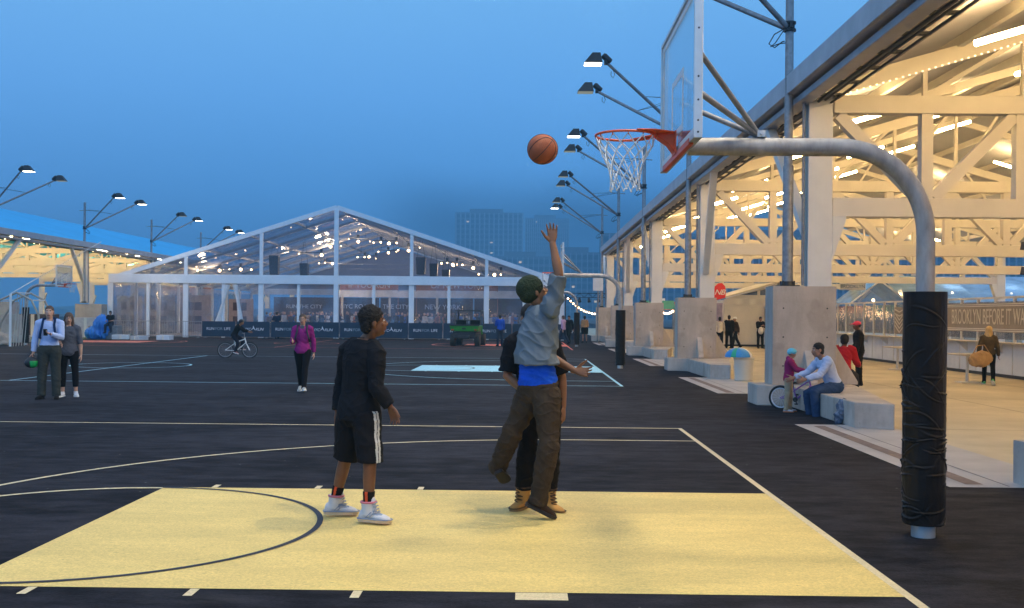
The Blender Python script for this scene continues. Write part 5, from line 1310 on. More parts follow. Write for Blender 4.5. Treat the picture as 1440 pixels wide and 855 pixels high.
    if bottom:
        b = MB(); loose = bottom.get('loose', .014); ln = bottom.get('len', 2.0)
        b.rings(torso_rings(J, k, loose+.004, -.20, bottom.get('rise', .14), fem), 22)
        for sd, s in (('L',1),('R',-1)):
            Hh, K_, A_ = J['h'+sd], J['k'+sd], J['a'+sd]
            fl = bottom.get('flare', 0)
            full = [(0,.094),(.15,.096),(.5,.080),(.85,.064),(1.0,.062),(1.3,.062),(1.6,.054),(1.85,.050),(2.0,.052)]
            pts, rs = [], []
            for t, r_ in full:
                if t >= ln: break
                pts.append(Hh.lerp(K_,t) if t <= 1 else K_.lerp(A_,t-1)); rs.append((r_+loose+fl*t)*k)
            tl = ln; pts.append(Hh.lerp(K_,tl) if tl <= 1 else K_.lerp(A_+(A_-K_).normalized()*.03*k,tl-1))
            r_ = full[-1][1]
            for i in range(len(full)-1):
                if full[i][0] <= tl <= full[i+1][0]: r_ = full[i][1]+(full[i+1][1]-full[i][1])*(tl-full[i][0])/(full[i+1][0]-full[i][0])
            rs.append((r_+loose+fl*tl)*k)
            d0 = (pts[0]-pts[1]).normalized(); b.tube([pts[0]+d0*.05*k]+pts, [rs[0]*.6]+rs, 18)
        P_['bottom'] = child(bottom.get('name','trousers'), b, bottom['mat'], wrk=bottom.get('wr',.006), freq=bottom.get('fr',8), it=bottom.get('it',3), pf=bottom.get('paint'))
    if top:
        b = MB(); lo = top.get('loose', .016)
        b.rings(torso_rings(J, k, lo, top.get('hem',-.10), .97, fem, top.get('flare',.0), top.get('fl0',.35))+[(ch+(ch-J['pel']).normalized()*.012*k, (J['sL']-J['sR']).normalized()*.068*k, (J['sL']-J['sR']).normalized().cross((ch-J['pel']).normalized())*.066*k)], 24)
        sl = top.get('sleeve', 2.0); ls = top.get('slo', lo*.75)
        for sd, s in (('L',1),('R',-1)):
            S, E_, W_ = J['s'+sd], J['e'+sd], J['w'+sd]; full = [(0,.060),(.3,.056),(.7,.047),(1.0,.045),(1.3,.045),(1.7,.036),(2.0,.032)]
            pts = [S+(ch-S)*.5, S+(ch-S)*.2]; rs = [(.05+lo)*k,(.058+ls)*k]
            for t, r_ in full:
                if t >= sl: break
                pts.append(S.lerp(E_,t) if t <= 1 else E_.lerp(W_,t-1)); rs.append((r_+ls+top.get('sfl',0)*t)*k)
            pts.append(S.lerp(E_,sl) if sl <= 1 else E_.lerp(W_,sl-1)); r_ = [q for t, q in full if t <= sl][-1]; rs.append((r_+ls*.85+top.get('sfl',0)*sl)*k)
            b.tube(pts, rs, 16)
        if top.get('hood'): b.ell(ch-f*.05*k+u*.02*k, l*.10*k, f*.07*k, u*.06*k)
        if fem and top.get('bust', True):
            for s in (-1,1): b.ell(J['pel'].lerp(ch,.66)+J['F']*.062*k+(J['sL']-J['sR']).normalized()*s*.065*k, l*.058*k, J['F']*.048*k, EZ*.060*k)
        P_['top'] = child(top.get('name','shirt'), b, top['mat'], wrk=top.get('wr',.006), freq=top.get('fr',8), it=top.get('it',3), pf=top.get('paint'))
    if shoes:
        for sd in 'LR':
            A_, td = J['a'+sd], J['t'+sd].normalized(); up = J.get('u'+sd, EZ); lat = td.cross(up).normalized(); up = lat.cross(td).normalized()
            g = A_-up*.082*k; b = MB(); rg = []
            for x, hw_, h in ((-.078,.022,.05),(-.066,.036,.078),(-.02,.041,.098),(.03,.043,.088),(.09,.048,.064),(.145,.046,.050),(.18,.032,.036),(.195,.014,.022)):
                rg.append((g+td*x*k+up*(h*.5+.012)*k, lat*hw_*k, up*h*.52*k))
            b.rings(rg, 14)
            if shoes.get('high'): sn = (J['k'+sd]-A_).normalized(); hr = shoes.get('hr',.052); b.tube([A_-up*.03*k, A_+sn*shoes['high']*k*.5, A_+sn*shoes['high']*k], [hr*.9*k,hr*.96*k,hr*1.06*k], 16); b.limb([A_+td*.045*k+up*.0*k, A_+td*.030*k+sn*(shoes['high']+.03)*k], [.030*k,.026*k], 10)
            b.tube([A_-up*.01*k, A_+(J['k'+sd]-A_).normalized()*.03*k], [.042*k,.045*k], 12)
            so = child('shoe', b, shoes['mat'], wrk=0, it=2)
            b = MB(); rg = []
            for x, hw_ in ((-.086,.018),(-.074,.038),(-.02,.043),(.03,.044),(.09,.052),(.145,.050),(.183,.036),(.202,.014)):
                rg.append((g+td*x*k-base, lat*hw_*k))
            vs = []; fs = []; n = len(rg)
            for c, a in rg:
                for z in (0.0,.026 if vox > .01 else .03):
                    vs += [c-a+up*z*k, c+a+up*z*k]
            for i in range(n-1):
                o_ = 4*i; fs += [(o_,o_+4,o_+5,o_+1),(o_+2,o_+3,o_+7,o_+6),(o_,o_+2,o_+6,o_+4),(o_+1,o_+5,o_+7,o_+3)]
            fs += [(0,1,3,2),(4*n-4,4*n-2,4*n-1,4*n-3)]
            s_ = MB().add(vs, fs).build('sole', shoes.get('sole', M_white), so, smooth=False, bevel=.004)
    if hair:
        st = hair['style']; b = MB(); g = hair.get('grow', .010)
        if st in ('short','long','pony'):
            b.ell(hc+u*(.042)*k-f*.020*k, l*(.074+g)*k, f*(.093+g)*k, u*(.084+g)*k, 20, 14)
            b.ell(hc-u*.02*k-f*.050*k, l*(.066+g)*k, f*(.055+g)*k, u*(.075)*k, 16, 10)
            if st == 'long':
                for s in (-1,1): b.limb([hc+u*.03*k+l*s*.06*k-f*.02*k, hc-u*.10*k+l*s*.078*k-f*.015*k, hc-u*.26*k+l*s*.095*k+f*.01*k], [.035*k,.036*k,.022*k], 10)
                b.limb([hc-f*.06*k, hc-u*.13*k-f*.085*k, hc-u*.28*k-f*.095*k], [.06*k,.072*k,.045*k], 12)
            if st == 'pony': b.limb([hc+u*.05*k-f*.11*k, hc-u*.03*k-f*.15*k, hc-u*.13*k-f*.13*k], [.03*k,.032*k,.015*k], 10)
        elif st == 'afro':
            b.ell(hc+u*.058*k-f*.024*k, l*.090*k, f*.102*k, u*.094*k, 20, 14); b.ell(hc-u*.005*k-f*.066*k, l*.078*k, f*.050*k, u*.082*k, 16, 10); b.ell(hc+u*.088*k+f*.004*k, l*.070*k, f*.066*k, u*.050*k, 16, 10)
        elif st == 'beanie':
            b.ell(hc+u*.055*k-f*.022*k, l*.098*k, f*.118*k, u*.108*k, 20, 14); b.ell(hc+u*.012*k-f*.045*k, l*.092*k, f*.090*k, u*.075*k, 16, 10)
        elif st == 'cap':
            b.ell(hc+u*.052*k-f*.012*k, l*.086*k, f*.106*k, u*.080*k, 20, 14); b.rings([(hc+u*.062*k+f*.07*k, l*.072*k, u*.012*k),(hc+u*.056*k+f*.12*k, l*.068*k, u*.010*k),(hc+u*.046*k+f*.175*k, l*.035*k, u*.008*k)], 12)
        elif st == 'helmet':
            b.ell(hc+u*.066*k-f*.008*k, l*.102*k, f*.130*k, u*.092*k, 20, 14); b.ell(hc+u*.03*k-f*.055*k, l*.094*k, f*.085*k, u*.07*k, 16, 10)
        P_['hair'] = child(hair.get('name', 'hair'), b, hair['mat'], v=min(vox,.012), it=hair.get('it',2), wrk=hair.get('wr',.004), freq=hair.get('fr',40), st=(1,1,1), pf=hair.get('paint'))
        if st in ('cap','helmet','beanie') and hair.get('under'):
            b = MB(); b.ell(hc+u*.020*k-f*.030*k, l*.080*k, f*.088*k, u*.080*k, 16, 10); 
            if hair.get('ulong'): b.limb([hc-f*.05*k, hc-u*.12*k-f*.07*k, hc-u*.2*k-f*.07*k], [.055*k,.055*k,.03*k], 10)
            child('hair', b, hair['under'], v=min(vox,.012), it=2, wrk=.004, freq=30)
    P_['o'] = o; P_['base'] = base; P_['ax'] = (f,l,u)
    return P_

# ---------- teenager watching the shot (turned away to the right)
def W(px, py, Y): return P(px, py, Y)
Yt = 8.56
J = dict(pel=W(505,578,Yt+.02), chest=W(514,477,Yt+.02), head=W(526,454,Yt), sL=W(489,494,Yt+.14), sR=W(530,497,Yt-.10), eL=W(481,541,Yt+.19), wL=W(475,578,Yt+.14), eR=W(529,545,Yt-.16), wR=W(548,571,Yt-.14),
         hL=W(493,583,Yt+.07), hR=W(515,584,Yt-.06), kL=W(486,644,Yt+.10), kR=W(520,648,Yt-.12), aL=W(470,709,Yt+.16), aR=W(518,719,Yt-.12), tL=V((.80,.15,-.02)), tR=V((.88,-.30,0)),
         face=V((.93,.28,.12)), F=V((.72,.69,0)))
J['hdL'] = V((.05,.05,-1)); J['hdR'] = V((.38,.1,-.9)); J['thR'] = V((.8,-.5,.3)); J['thL'] = V((.7,.7,0))
J['waist'] = J['pel'].lerp(J['chest'],.5)+V((-.03,-.02,0))
C_blackshirt = cloth('black_long_sleeve', (.011,.012,.015)); C_shorts = cloth('black_shorts', (.010,.010,.012)); C_stripe = cloth('white_side_stripe', (.55,.54,.50))
base = V((J['pel'].x, J['pel'].y, 0)); hR_, kR_ = J['hR']-base, J['kR']-base; rt = V((.86,-.5,0)).normalized()
def stripe(c):
    t = (c-hR_).dot(kR_-hR_)/(kR_-hR_).length_squared
    if t < -.05: return 0
    ax = hR_.lerp(kR_, t); q = c-ax; q.z = 0
    if q.length < .05: return 0
    q.normalize(); an = math.degrees(math.atan2(rt.x*q.y-rt.y*q.x, rt.dot(q)))
    return 1 if (-22 < an < -10 or -6 < an < 6) else 0
teen = person('teenager in black shirt and white striped black shorts watching the ball', J, S_dark, .985, dict(mat=C_blackshirt, loose=.024, hem=-.10, sleeve=1.97, wr=.010, fr=6, flare=.05),
       dict(name='shorts', mat=[C_shorts, C_stripe], loose=.022, len=1.02, flare=.022, wr=.012, fr=5, rise=.1, paint=stripe), dict(mat=[cloth('white_sneaker', (.62,.60,.60), .08, .5)], high=.075, hr=.058, sole=mat('gum_sole', (.60,.42,.26), .6, var=.2)), dict(style='afro', mat=H_black, wr=.010, fr=55), vox=.0055, hero=True, base_=None, handR=dict(curl=.30, spread=.16), handL=dict(curl=.4)) if False else person('teenager in black shirt and white striped black shorts watching the ball', J, S_dark, .985, dict(mat=C_blackshirt, loose=.024, hem=-.10, sleeve=1.97, wr=.010, fr=6, flare=.05),
       dict(name='shorts', mat=[C_shorts, C_stripe], loose=.022, len=1.02, flare=.022, wr=.012, fr=5, rise=.1, paint=stripe), dict(mat=[cloth('white_sneaker', (.62,.60,.60), .08, .5)], high=.075, hr=.058, sole=mat('gum_sole', (.60,.42,.26), .6, var=.2)), dict(style='afro', mat=H_black, wr=.010, fr=55), vox=.0055, handR=dict(curl=.34, spread=.09, thumb=.6), handL=dict(curl=.4))
M_sock = cloth('black_sock', (.012,.012,.013)); M_sockr = cloth('orange_red_sock_print', (.62,.09,.03))
for sd in 'LR':
    A_, K_ = J['a'+sd]-teen['base'], J['k'+sd]-teen['base']; b = MB(); b.tube([A_-(K_-A_)*.05, A_.lerp(K_,.18), A_.lerp(K_,.40)], [.044,.043,.050], 18)
    me = remesh(b, .0055, 2); fd = V((.1,-1,0)).normalized(); sd2 = V((1,.1,0))
    def sp_(c, A_=A_, K_=K_):
        t = (c-A_).dot(K_-A_)/(K_-A_).length_squared; q = c-A_.lerp(K_,t); q.z = 0
        if q.length < .02: return 0
        q.normalize(); an = math.degrees(math.atan2(fd.x*q.y-fd.y*q.x, fd.dot(q)))
        if -38 < an < -12 and t > .14: return 1
        return 1 if (-38 < an < 20 and t < .16 and int((t+1)*26) % 2) else 0
    paint(me, sp_); put('sock', me, [M_sock, M_sockr], teen['o'])
    # pink collar lining and grey side panel on the shoes
for so in [c for c in teen['o'].children if c.name.startswith('shoe')]:
    so.data.materials.append(mat('shoe_pink_lining', (.50,.16,.20), .6)); so.data.materials.append(mat('shoe_grey_panel', (.22,.27,.36), .5))
    zs = [v.co.z for v in so.data.vertices]; z1 = max(zs); xs = [v.co.x for v in so.data.vertices]; x0, x1 = min(xs), max(xs)
    paint(so.data, lambda c: 1 if c.z > z1-.012 else (2 if (.05 < c.z-min(zs) < .085 and .45 < (c.x-x0)/(x1-x0) < .75) else 0))

for sd in 'LR':
    A_, td = J['a'+sd]-teen['base'], J['t'+sd].normalized(); lat = td.cross(EZ).normalized(); sh = [c for c in teen['o'].children if c.name.startswith('shoe')][0 if sd == 'L' else 1]
    b = MB()
    for i in range(5):
        t = i/4; c = A_+td*(.100-.034*t)+EZ*(-.026+.095*t); b.tube([c-lat*.033-td*.014, c+td*.010+EZ*.006, c+lat*.033-td*.014], .006, 6)
    b.build('lace', cloth('pale_grey_lace', (.36,.37,.40)), sh)
    b = MB(); g = A_-EZ*.082; pts = []
    for x, hw_ in ((-.088,.019),(-.076,.040),(-.02,.045),(.03,.046),(.09,.054),(.145,.052),(.186,.038),(.206,.015)): pts.append((g+td*x+EZ*.029, lat*hw_))
    b.tube([c-a_ for c, a_ in pts]+[c+a_ for c, a_ in pts][::-1], .005, 6, closed=True); b.build('welt', mat('shoe_grey_panel', (.22,.27,.36), .5), sh)
    b = MB(); sn = (J['k'+sd]-J['a'+sd]).normalized(); b.tube([A_+sn*.076+(td*math.cos(t)+lat*math.sin(t))*.060 for t in [2*PI*i/20 for i in range(20)]], .009, 8, closed=True); b.build('collar', mat('shoe_pink_lining', (.50,.16,.20), .6), sh)
    for s in (-1,1):
        b = MB()
        for q in range(2): b.bar(g+td*(.00+.028*q)+EZ*.040+lat*s*.046, g+td*(.045+.028*q)+EZ*.085+lat*s*.043, .012, .006)
        b.build('side_strap', mat('shoe_grey_panel', (.22,.27,.36), .5), sh)
# ---------- player leaping for the ball
Yj = 8.72
J = dict(pel=W(757,541,Yj), chest=W(765,432,Yj+.02), head=W(752,412,Yj), sR=W(776,437,Yj-.14), eR=W(786,386,Yj-.18), wR=W(777,342,Yj-.12), sL=W(754,440,Yj+.16), eL=W(770,500,Yj+.24), wL=W(808,521,Yj+.10),
         hL=W(748,548,Yj+.06), hR=W(768,549,Yj-.07), kL=W(721,607,Yj+.06), kR=W(772,626,Yj-.12), aL=W(700,658,Yj+.22), aR=W(757,704,Yj-.04), tL=V((.25,.85,-.40)), tR=V((.85,.1,-.42)),
         face=V((.84,.30,.42)), hup=V((-.40,.05,.92)), F=V((.90,.42,0)))
J['uR'] = V((.42,0,.9)); J['uL'] = V((-.4,.5,.8))
J['hdR'] = V((-.03,.05,1)); J['thR'] = V((-.9,.2,.1)); J['hdL'] = V((.95,-.35,-.12)); J['thL'] = V((.1,.4,.9))
J['waist'] = J['pel'].lerp(J['chest'],.5)+V((-.07,-.03,0))
C_grey = cloth('slate_blue_tee', (.135,.17,.20), .14); C_brownp = cloth('dark_olive_brown_trousers', (.050,.036,.024), .25)
jum = person('player in green beanie and grey shirt leaping with one arm raised', J, S_mid, .985, dict(mat=C_grey, loose=.024, hem=.27, slo=.020, sleeve=.97, wr=.022, fr=4.2, flare=.10, fl0=.80, sfl=.006),
       dict(mat=C_brownp, loose=.022, len=1.98, wr=.014, fr=6, rise=.02, flare=.002), dict(mat=cloth('dark_brown_boot', (.035,.020,.012), .3, .7), high=.11, sole=mat('dark_sole', (.02,.015,.012), .7)),
       dict(style='beanie', name='beanie', mat=mat('dark_green_knit', (.014,.028,.012), .9, var=.3, scale=30, bump=.8, bscale=90), under=H_black, wr=.004, fr=50), vox=.0055, handR=dict(curl=.16, spread=.11, thumb=.6), handL=dict(curl=.35, spread=.1))
b = MB(); b.rings(torso_rings(J, .985, .024, .0, .34), 24); me = remesh(b, .006, 3); wrinkle(me, .010, 8, (1,1,3), 2); me.transform(Matrix.Translation(-jum['base'])); put('undershorts', me, cloth('bright_blue_cloth', (.012,.085,.55), .2), jum['o'])

# ---------- defender behind the leaping player
Yb = 9.15
J = dict(pel=W(757,556,Yb), chest=W(747,470,Yb), head=W(747,447,Yb-.02), sR=W(722,482,Yb), sL=W(774,483,Yb), eR=W(713,528,Yb-.02), wR=W(737,551,Yb-.10), eL=W(790,530,Yb+.02), wL=W(792,572,Yb), hR=W(745,560,Yb), hL=W(771,560,Yb),
         kR=W(741,632,Yb-.08), kL=W(774,632,Yb-.06), aR=W(735,702,Yb+.04), aL=W(771,706,Yb-.02), tR=V((-.42,-.85,0)), tL=V((.60,-.75,0)), face=V((.25,-.95,.12)), F=V((.08,-1,0)))
J['hdL'] = V((.02,-.1,-1)); J['hdR'] = V((.75,-.3,-.5)); J['thL'] = V((-.4,-.9,0)); J['thR'] = V((.3,-.7,.6))
C_blacktee = cloth('black_tee', (.010,.011,.014)); C_blackp = cloth('black_trousers', (.010,.009,.009))
dfn = person('defender in black shirt and tan boots standing behind the leaping player', J, S_mid, 1.0, dict(mat=C_blacktee, loose=.030, hem=-.1, sleeve=.9, wr=.010, fr=6, sfl=.014), dict(mat=C_blackp, loose=.020, len=1.72, wr=.012, fr=6),
       dict(mat=mat('tan_nubuck', (.50,.25,.06), .8, var=.15, scale=8, bump=.15, bscale=80), high=.115, hr=.064, sole=mat('boot_sole', (.30,.17,.07), .7, var=.2)), dict(style='short', mat=H_black), vox=.006)
for so in [c for c in dfn['o'].children if c.name.startswith('shoe')]:
    so.data.materials.append(mat('boot_collar', (.12,.075,.04), .8)); z1 = max(v.co.z for v in so.data.vertices); paint(so.data, lambda c: 1 if c.z > z1-.030 else 0)
M_lace = mat('dark_lace', (.10,.055,.02), .8); M_padc = mat('brown_padded_collar', (.055,.030,.016), .8)
for sd in 'LR':
    A_, td = J['a'+sd]-dfn['base'], J['t'+sd].normalized(); lat = td.cross(EZ).normalized(); sh = [c for c in dfn['o'].children if c.name.startswith('shoe')][0 if sd == 'L' else 1]
    b = MB()
    for i in range(5):
        t = i/4; c = A_+td*(.095-.030*t)+EZ*(-.022+.115*t); b.tube([c-lat*.034-td*.012, c+td*.012+EZ*.004, c+lat*.034-td*.012], .0055, 6)
        b.tube([c-lat*.032-td*.010, c+td*.012+EZ*.014, c+lat*.034-td*.010+EZ*.024], .0045, 6)
    b.build('lace', M_lace, sh)
    b = MB(); sn = ((J['k'+sd]-J['a'+sd]).normalized()); b.tube([A_+sn*.118+(td*math.cos(t)+lat*math.sin(t))*.066 for t in [2*PI*i/20 for i in range(20)]], .012, 8, closed=True); b.build('collar', M_padc, sh)
    b = MB(); rg = []
    g = A_-EZ*.082
    for x, hw_ in ((-.088,.020),(-.076,.041),(-.02,.046),(.03,.047),(.09,.055),(.145,.053),(.187,.039),(.207,.016)): rg.append((g+td*x+EZ*.031, lat*hw_, td*.004))
    vs = [q for c, a_, _ in rg for q in (c-a_, c+a_)]; pts = vs[0::2]+vs[1::2][::-1]; b.tube(pts, .005, 6, closed=True); b.build('welt', M_lace, sh)

# ---------- everyone else
C_ltblue = cloth('pale_blue_shirt', (.40,.50,.74), .08); C_trous = cloth('charcoal_green_trousers', (.040,.045,.040)); C_greytop = cloth('grey_top', (.085,.095,.12)); C_legg = cloth('black_leggings', (.008,.008,.010))
Sh_white = cloth('white_trainer', (.58,.58,.60), .1, .5); Sh_black = cloth('black_shoe', (.015,.014,.013), .2, .5); C_mag = cloth('magenta_pullover', (.26,.022,.16), .15); C_navy = cloth('navy_cloth', (.02,.028,.05))
def at(J, c): return shiftJ(J, V((c[0], c[1], 0)))
def knee(J, sd, out): pass
g = G(69,561); Jm = at(fk(1.03, 168, 0, (-4,10,10,4), (18,6,95,40), (2,2,3), (-2,0,3), hy=-10), g)
# the man's own right hand is on the left of the picture
Jm = at(fk(1.03, 192, 0, (22,8,88,38), (-2,13,8,0), (0,2,3), (2,2,4), hy=4, hp=2), g)
man = person('man in pale blue shirt with backpack holding a black and green helmet', Jm, S_fair, 1.03, dict(mat=C_ltblue, loose=.018, hem=.06, sleeve=1.95, wr=.007), dict(mat=C_trous, loose=.018, wr=.008, flare=.004), dict(mat=Sh_black, sole=Sh_black), dict(style='short', mat=H_brown, grow=.004), vox=.011, handL=dict(curl=.6), handR=dict(curl=.7))
B = man['base']; F = Jm['F']; b = MB()
bc = Jm['pel'].lerp(Jm['chest'],.68)-F*.22-B; lt = EZ.cross(F)
b.ell(bc, lt*.155, F*.10, EZ*.24); b.ell(bc-F*.06-EZ*.08, lt*.11, F*.06, EZ*.11); me = remesh(b, .014, 2); bp = put('backpack', me, cloth('navy_backpack', (.010,.030,.085)), None, B); tag(bp, 'navy backpack worn by the man in the pale blue shirt', 'backpack')
for s in (-1,1):
    b = MB(); S = Jm['chest']-B+lt*s*.105; pts = [S-F*.17-EZ*.05, S-F*.08+EZ*.035, S+F*.03+EZ*.03, S+F*.125-EZ*.08, S+F*.15-EZ*.20+lt*s*.02, S+F*.10-EZ*.33+lt*s*.05, S-F*.1-EZ*.36+lt*s*.04]
    b.tube(pts, [.022]*7, 8); b.build('strap', MATS['navy_backpack'], bp)
hc = Jm['wR']+V((-.02,-.04,-.19)); b = MB(); b.ell((0,0,0), V((.125,0,.04)), V((0,.105,0)), V((-.03,0,.10))); b.ell((.02,0,-.04), V((.10,0,0)), V((0,.095,0)), V((0,0,.07))); me = remesh(b, .011, 2); paint(me, lambda c: 1 if (c.x > .02 and c.z < .03) else 0)
hl = put('helmet', me, [M_blackpl, mat('green_helmet_shell', (.01,.30,.07), .35)], None, hc); tag(hl, 'black and green helmet hanging from the hand of the man in blue shirt', 'helmet')
b = MB(); b.tube([(-.05,0,.11),(-.02,0,.17),(.03,0,.165),(.05,0,.11)], .008, 6); b.build('strap', M_blackpl, hl)
ph = Jm['wL']+Jm['hdL'].normalized()*.12; b = MB(); b.box(-.036,.036,-.006,.006,-.07,.07); p_ = b.build('phone', M_blackpl, None, loc=ph, bevel=.003); tag(p_, 'dark phone in the hand of the man in pale blue shirt', 'phone'); p_.rotation_euler = (.5,0,.3)
g = G(96,558); Jw = at(fk(.96, 160, 0, (8,6,60,36), (-2,10,8,0), (0,3,3), (1,2,5), hy=12, fem=True), g)
Jw = at(fk(.955, 196, 0, (0,11,6,0), (10,4,70,20), (0,2,5), (1,3,2), hy=6, fem=True), g)
wom = person('smiling woman in grey top and black capri leggings beside the backpack man', Jw, S_fair, .955, dict(mat=C_greytop, loose=.016, hem=-.16, sleeve=1.15, wr=.008), dict(name='leggings', mat=C_legg, loose=.004, len=1.66, wr=.002), dict(mat=Sh_white), dict(style='long', mat=H_brown), vox=.011, fem=True)
def glasses(pp, J, k, m=M_blackpl):
    f, l, u = pp['ax']; c = J['head']-pp['base']; b = MB()
    for s in (-1,1):
        q = c+u*.010*k+f*.098*k+l*s*.032*k; b.tube([q+(l*math.cos(t)*.024+u*math.sin(t)*.018)*k for t in [2*PI*i/14 for i in range(14)]], .0035*k, 6, closed=True)
        b.tube([q+l*s*.024*k, c+u*.012*k+l*s*.080*k-f*.0*k], .003*k, 6)
    b.tube([c+u*.012*k+f*.102*k-l*.009*k, c+u*.012*k+f*.102*k+l*.009*k], .003*k, 6); b.build('glasses', m, pp['o'])
glasses(wom, Jw, .955)
g = G(425,551); Jg = at(fk(.975, 186, 2, (-14,12,14,2), (4,10,88,12), (20,6,-3), (-14,14,-3), hy=-2, fem=True, toe=8), g)
mag = person('woman in magenta pullover and black leggings walking towards the camera', Jg, S_fair, .975, dict(mat=C_mag, loose=.014, hem=-.12, sleeve=1.95, wr=.008), dict(name='leggings', mat=C_legg, loose=.005, wr=.002), dict(mat=cloth('grey_trainer', (.36,.36,.33), .2, .6)), dict(style='pony', mat=H_brown, grow=.006), vox=.011, fem=True)
glasses(mag, Jg, .975)
B = mag['base']; F = Jg['F']; lt = EZ.cross(F); b = MB(); c = Jg['pel'].lerp(Jg['chest'],.93)-B
b.ell(c+F*.085+EZ*.0, lt*.05, F*.02, EZ*.06); me = remesh(b, .008, 1); put('grey_undershirt', me, C_greytop, mag['o'])
bk = MB(); bc = Jg['pel'].lerp(Jg['chest'],.62)-F*.19-B; bk.ell(bc, lt*.13, F*.08, EZ*.20); me = remesh(bk, .014, 2); bp2 = put('backpack', me, cloth('grey_backpack', (.05,.055,.07)), None, B); tag(bp2, 'dark grey backpack worn by the woman in magenta', 'backpack')
for s in (-1,1):
    b = MB(); S = Jg['chest']-B+lt*s*.10; b.tube([S-F*.16-EZ*.05, S-F*.06+EZ*.03, S+F*.04+EZ*.025, S+F*.13-EZ*.10, S+F*.13-EZ*.25+lt*s*.04, S-F*.05-EZ*.33+lt*s*.05], .018, 8); b.build('strap', MATS['grey_backpack'], bp2)

# bicycles
def bicycle(name, label, loc, rz, R, wb, fm, tyre, k, saddle_h, bar_h, rimm):
    """built along +x (front at +x)"""
    r = thing(name, label, 'bicycle', loc, rz)
    hub = {}
    for x, nm in ((-wb/2,'rear'),(wb/2,'front')):
        m = MB(); m.tube([(x+R*math.cos(t),0,R+R*math.sin(t)) for t in [2*PI*i/36 for i in range(36)]], tyre, 8, closed=True); w = m.build('wheel', M_rubber, r)
        m = MB(); m.tube([(x+(R-tyre*1.2)*math.cos(t),0,R+(R-tyre*1.2)*math.sin(t)) for t in [2*PI*i/36 for i in range(36)]], tyre*.55, 6, closed=True)
        for i in range(16):
            t = 2*PI*i/16; m.tube([(x,.02*(-1)**i,R),(x+(R-tyre)*math.cos(t),0,R+(R-tyre)*math.sin(t))], .0022, 4)
        m.tube([(x,-.045,R),(x,.045,R)], .02*k, 8); m.build('rim', rimm, w)
    bb = V((-.05*k,0,R*.92)); st = V((-.14*k,0,saddle_h-.08)); hd0 = V((wb/2-.20*k,0,bar_h-.20*k)); hd1 = V((wb/2-.15*k,0,bar_h-.36*k)); rh = V((-wb/2,0,R)); fh = V((wb/2,0,R))
    m = MB(); t = .02*k
    m.tube([bb, st], t, 8); m.tube([bb, hd1], t*1.25, 8); m.tube([bb.lerp(st,.75), hd0], t*1.1, 8); m.tube([hd0+V((-.01,0,.05)), hd1], t*1.2, 8)
    for s in (-1,1): m.tube([rh+V((0,s*.05,0)), bb+V((0,s*.03,0))], t*.6, 6); m.tube([rh+V((0,s*.05,0)), bb.lerp(st,.7)+V((0,s*.015,0))], t*.5, 6)
    m.build('frame', fm, r)
    m = MB()
    for s in (-1,1): m.tube([hd1+V((0,s*.035,0)), fh+V((0,s*.05,0))], t*.8, 6)
    m.bar(hd1+V((0,-.05,0)), hd1+V((0,.05,0)), .03, .03); m.build('fork', rimm if False else fm, r)
    m = MB(); hb = hd0+V((-.03*k,0,.20*k)); m.tube([hd0, hb], t*.8, 8); m.tube([hb+V((-.05*k,-.26*k,.05*k)), hb+V((.0,-.1*k,.04*k)), hb, hb+V((0,.1*k,.04*k)), hb+V((-.05*k,.26*k,.05*k))], t*.6, 8); h = m.build('handlebar', M_galv, r)
    for s in (-1,1):
        m = MB(); m.tube([hb+V((-.05*k,s*.2*k,.048*k)), hb+V((-.06*k,s*.29*k,.05*k))], t*.95, 8); m.build('grip', M_blackpl, h)
    m = MB(); m.tube([st, st+V((-.01,0,.07))], t*.7, 8); m.rings([(st+V((-.13*k,0,.085)), V((0,.075*k,0)), V((0,0,.022))),(st+V((-.05*k,0,.09)), V((0,.07*k,0)), V((0,0,.028))),(st+V((.06*k,0,.09)), V((0,.03*k,0)), V((0,0,.022))),(st+V((.13*k,0,.085)), V((0,.015*k,0)), V((0,0,.012)))], 12); m.build('saddle', M_blackpl, r)
    m = MB(); m.lathe([(.02,-.01),(.075*k,-.008),(.075*k,.0),(.02,.0)], bb+V((0,-.05,0)), 18, axis=V((0,1,0)))
    for s, a in ((-1,-1.1),(1,2.04)): 
        q = bb+V((math.cos(a)*.14*k, s*.075, math.sin(a)*.14*k)); m.tube([bb+V((0,s*.06,0)), q], .011, 6); m.box(q.x-.05*k, q.x+.05*k, q.y-.01+s*.02, q.y+.06*s+.02, q.z-.01, q.z+.015)
    m.build('crank', M_dark, r)
    return r, bb, hb, st
g1 = G(334,503); wb = .98
byc, bb, hb, st = bicycle('bicycle', 'small white framed bicycle ridden across the far court by the child in black', (g1.x,g1.y,0), .06, .285, .90, M_white, .024, .9, .74, .88, M_galv)
off = V((g1.x, g1.y, 0))
Jc = fk(.80, -86, 28, (52,4,22,0), (52,4,22,0), (62,66,3), (32,52,3), hy=0, hp=6, hipz=.84)
Jc = shiftJ(Jc, off+V((st.x-.02,0,0)))
cyc = person('child dressed in black riding the small white bicycle', Jc, S_mid, .80, dict(mat=C_black if False else M_black, loose=.024, hem=-.12, hood=True, wr=.008), dict(mat=cloth('dark_navy_trousers', (.012,.013,.022)), loose=.016, wr=.006), dict(mat=cloth('pinkish_trainer', (.30,.14,.13), .2), sole=M_white), dict(style='helmet', name='helmet', mat=mat('black_helmet', (.015,.015,.017), .4), wr=0), vox=.014)
M_purple = mat('purple_bike_paint', (.22,.09,.36), .35, var=.08); M_whiterim = mat('white_rim', (.68,.68,.70), .4)
g2 = G(1099,577); kb, bb, hb, st = bicycle('kids_bicycle', 'small purple bicycle with white rims held between the child and the man', (g2.x+.32,g2.y+.1,0), -.62, .205, .66, M_purple, .024, .62, .48, .66, M_whiterim)
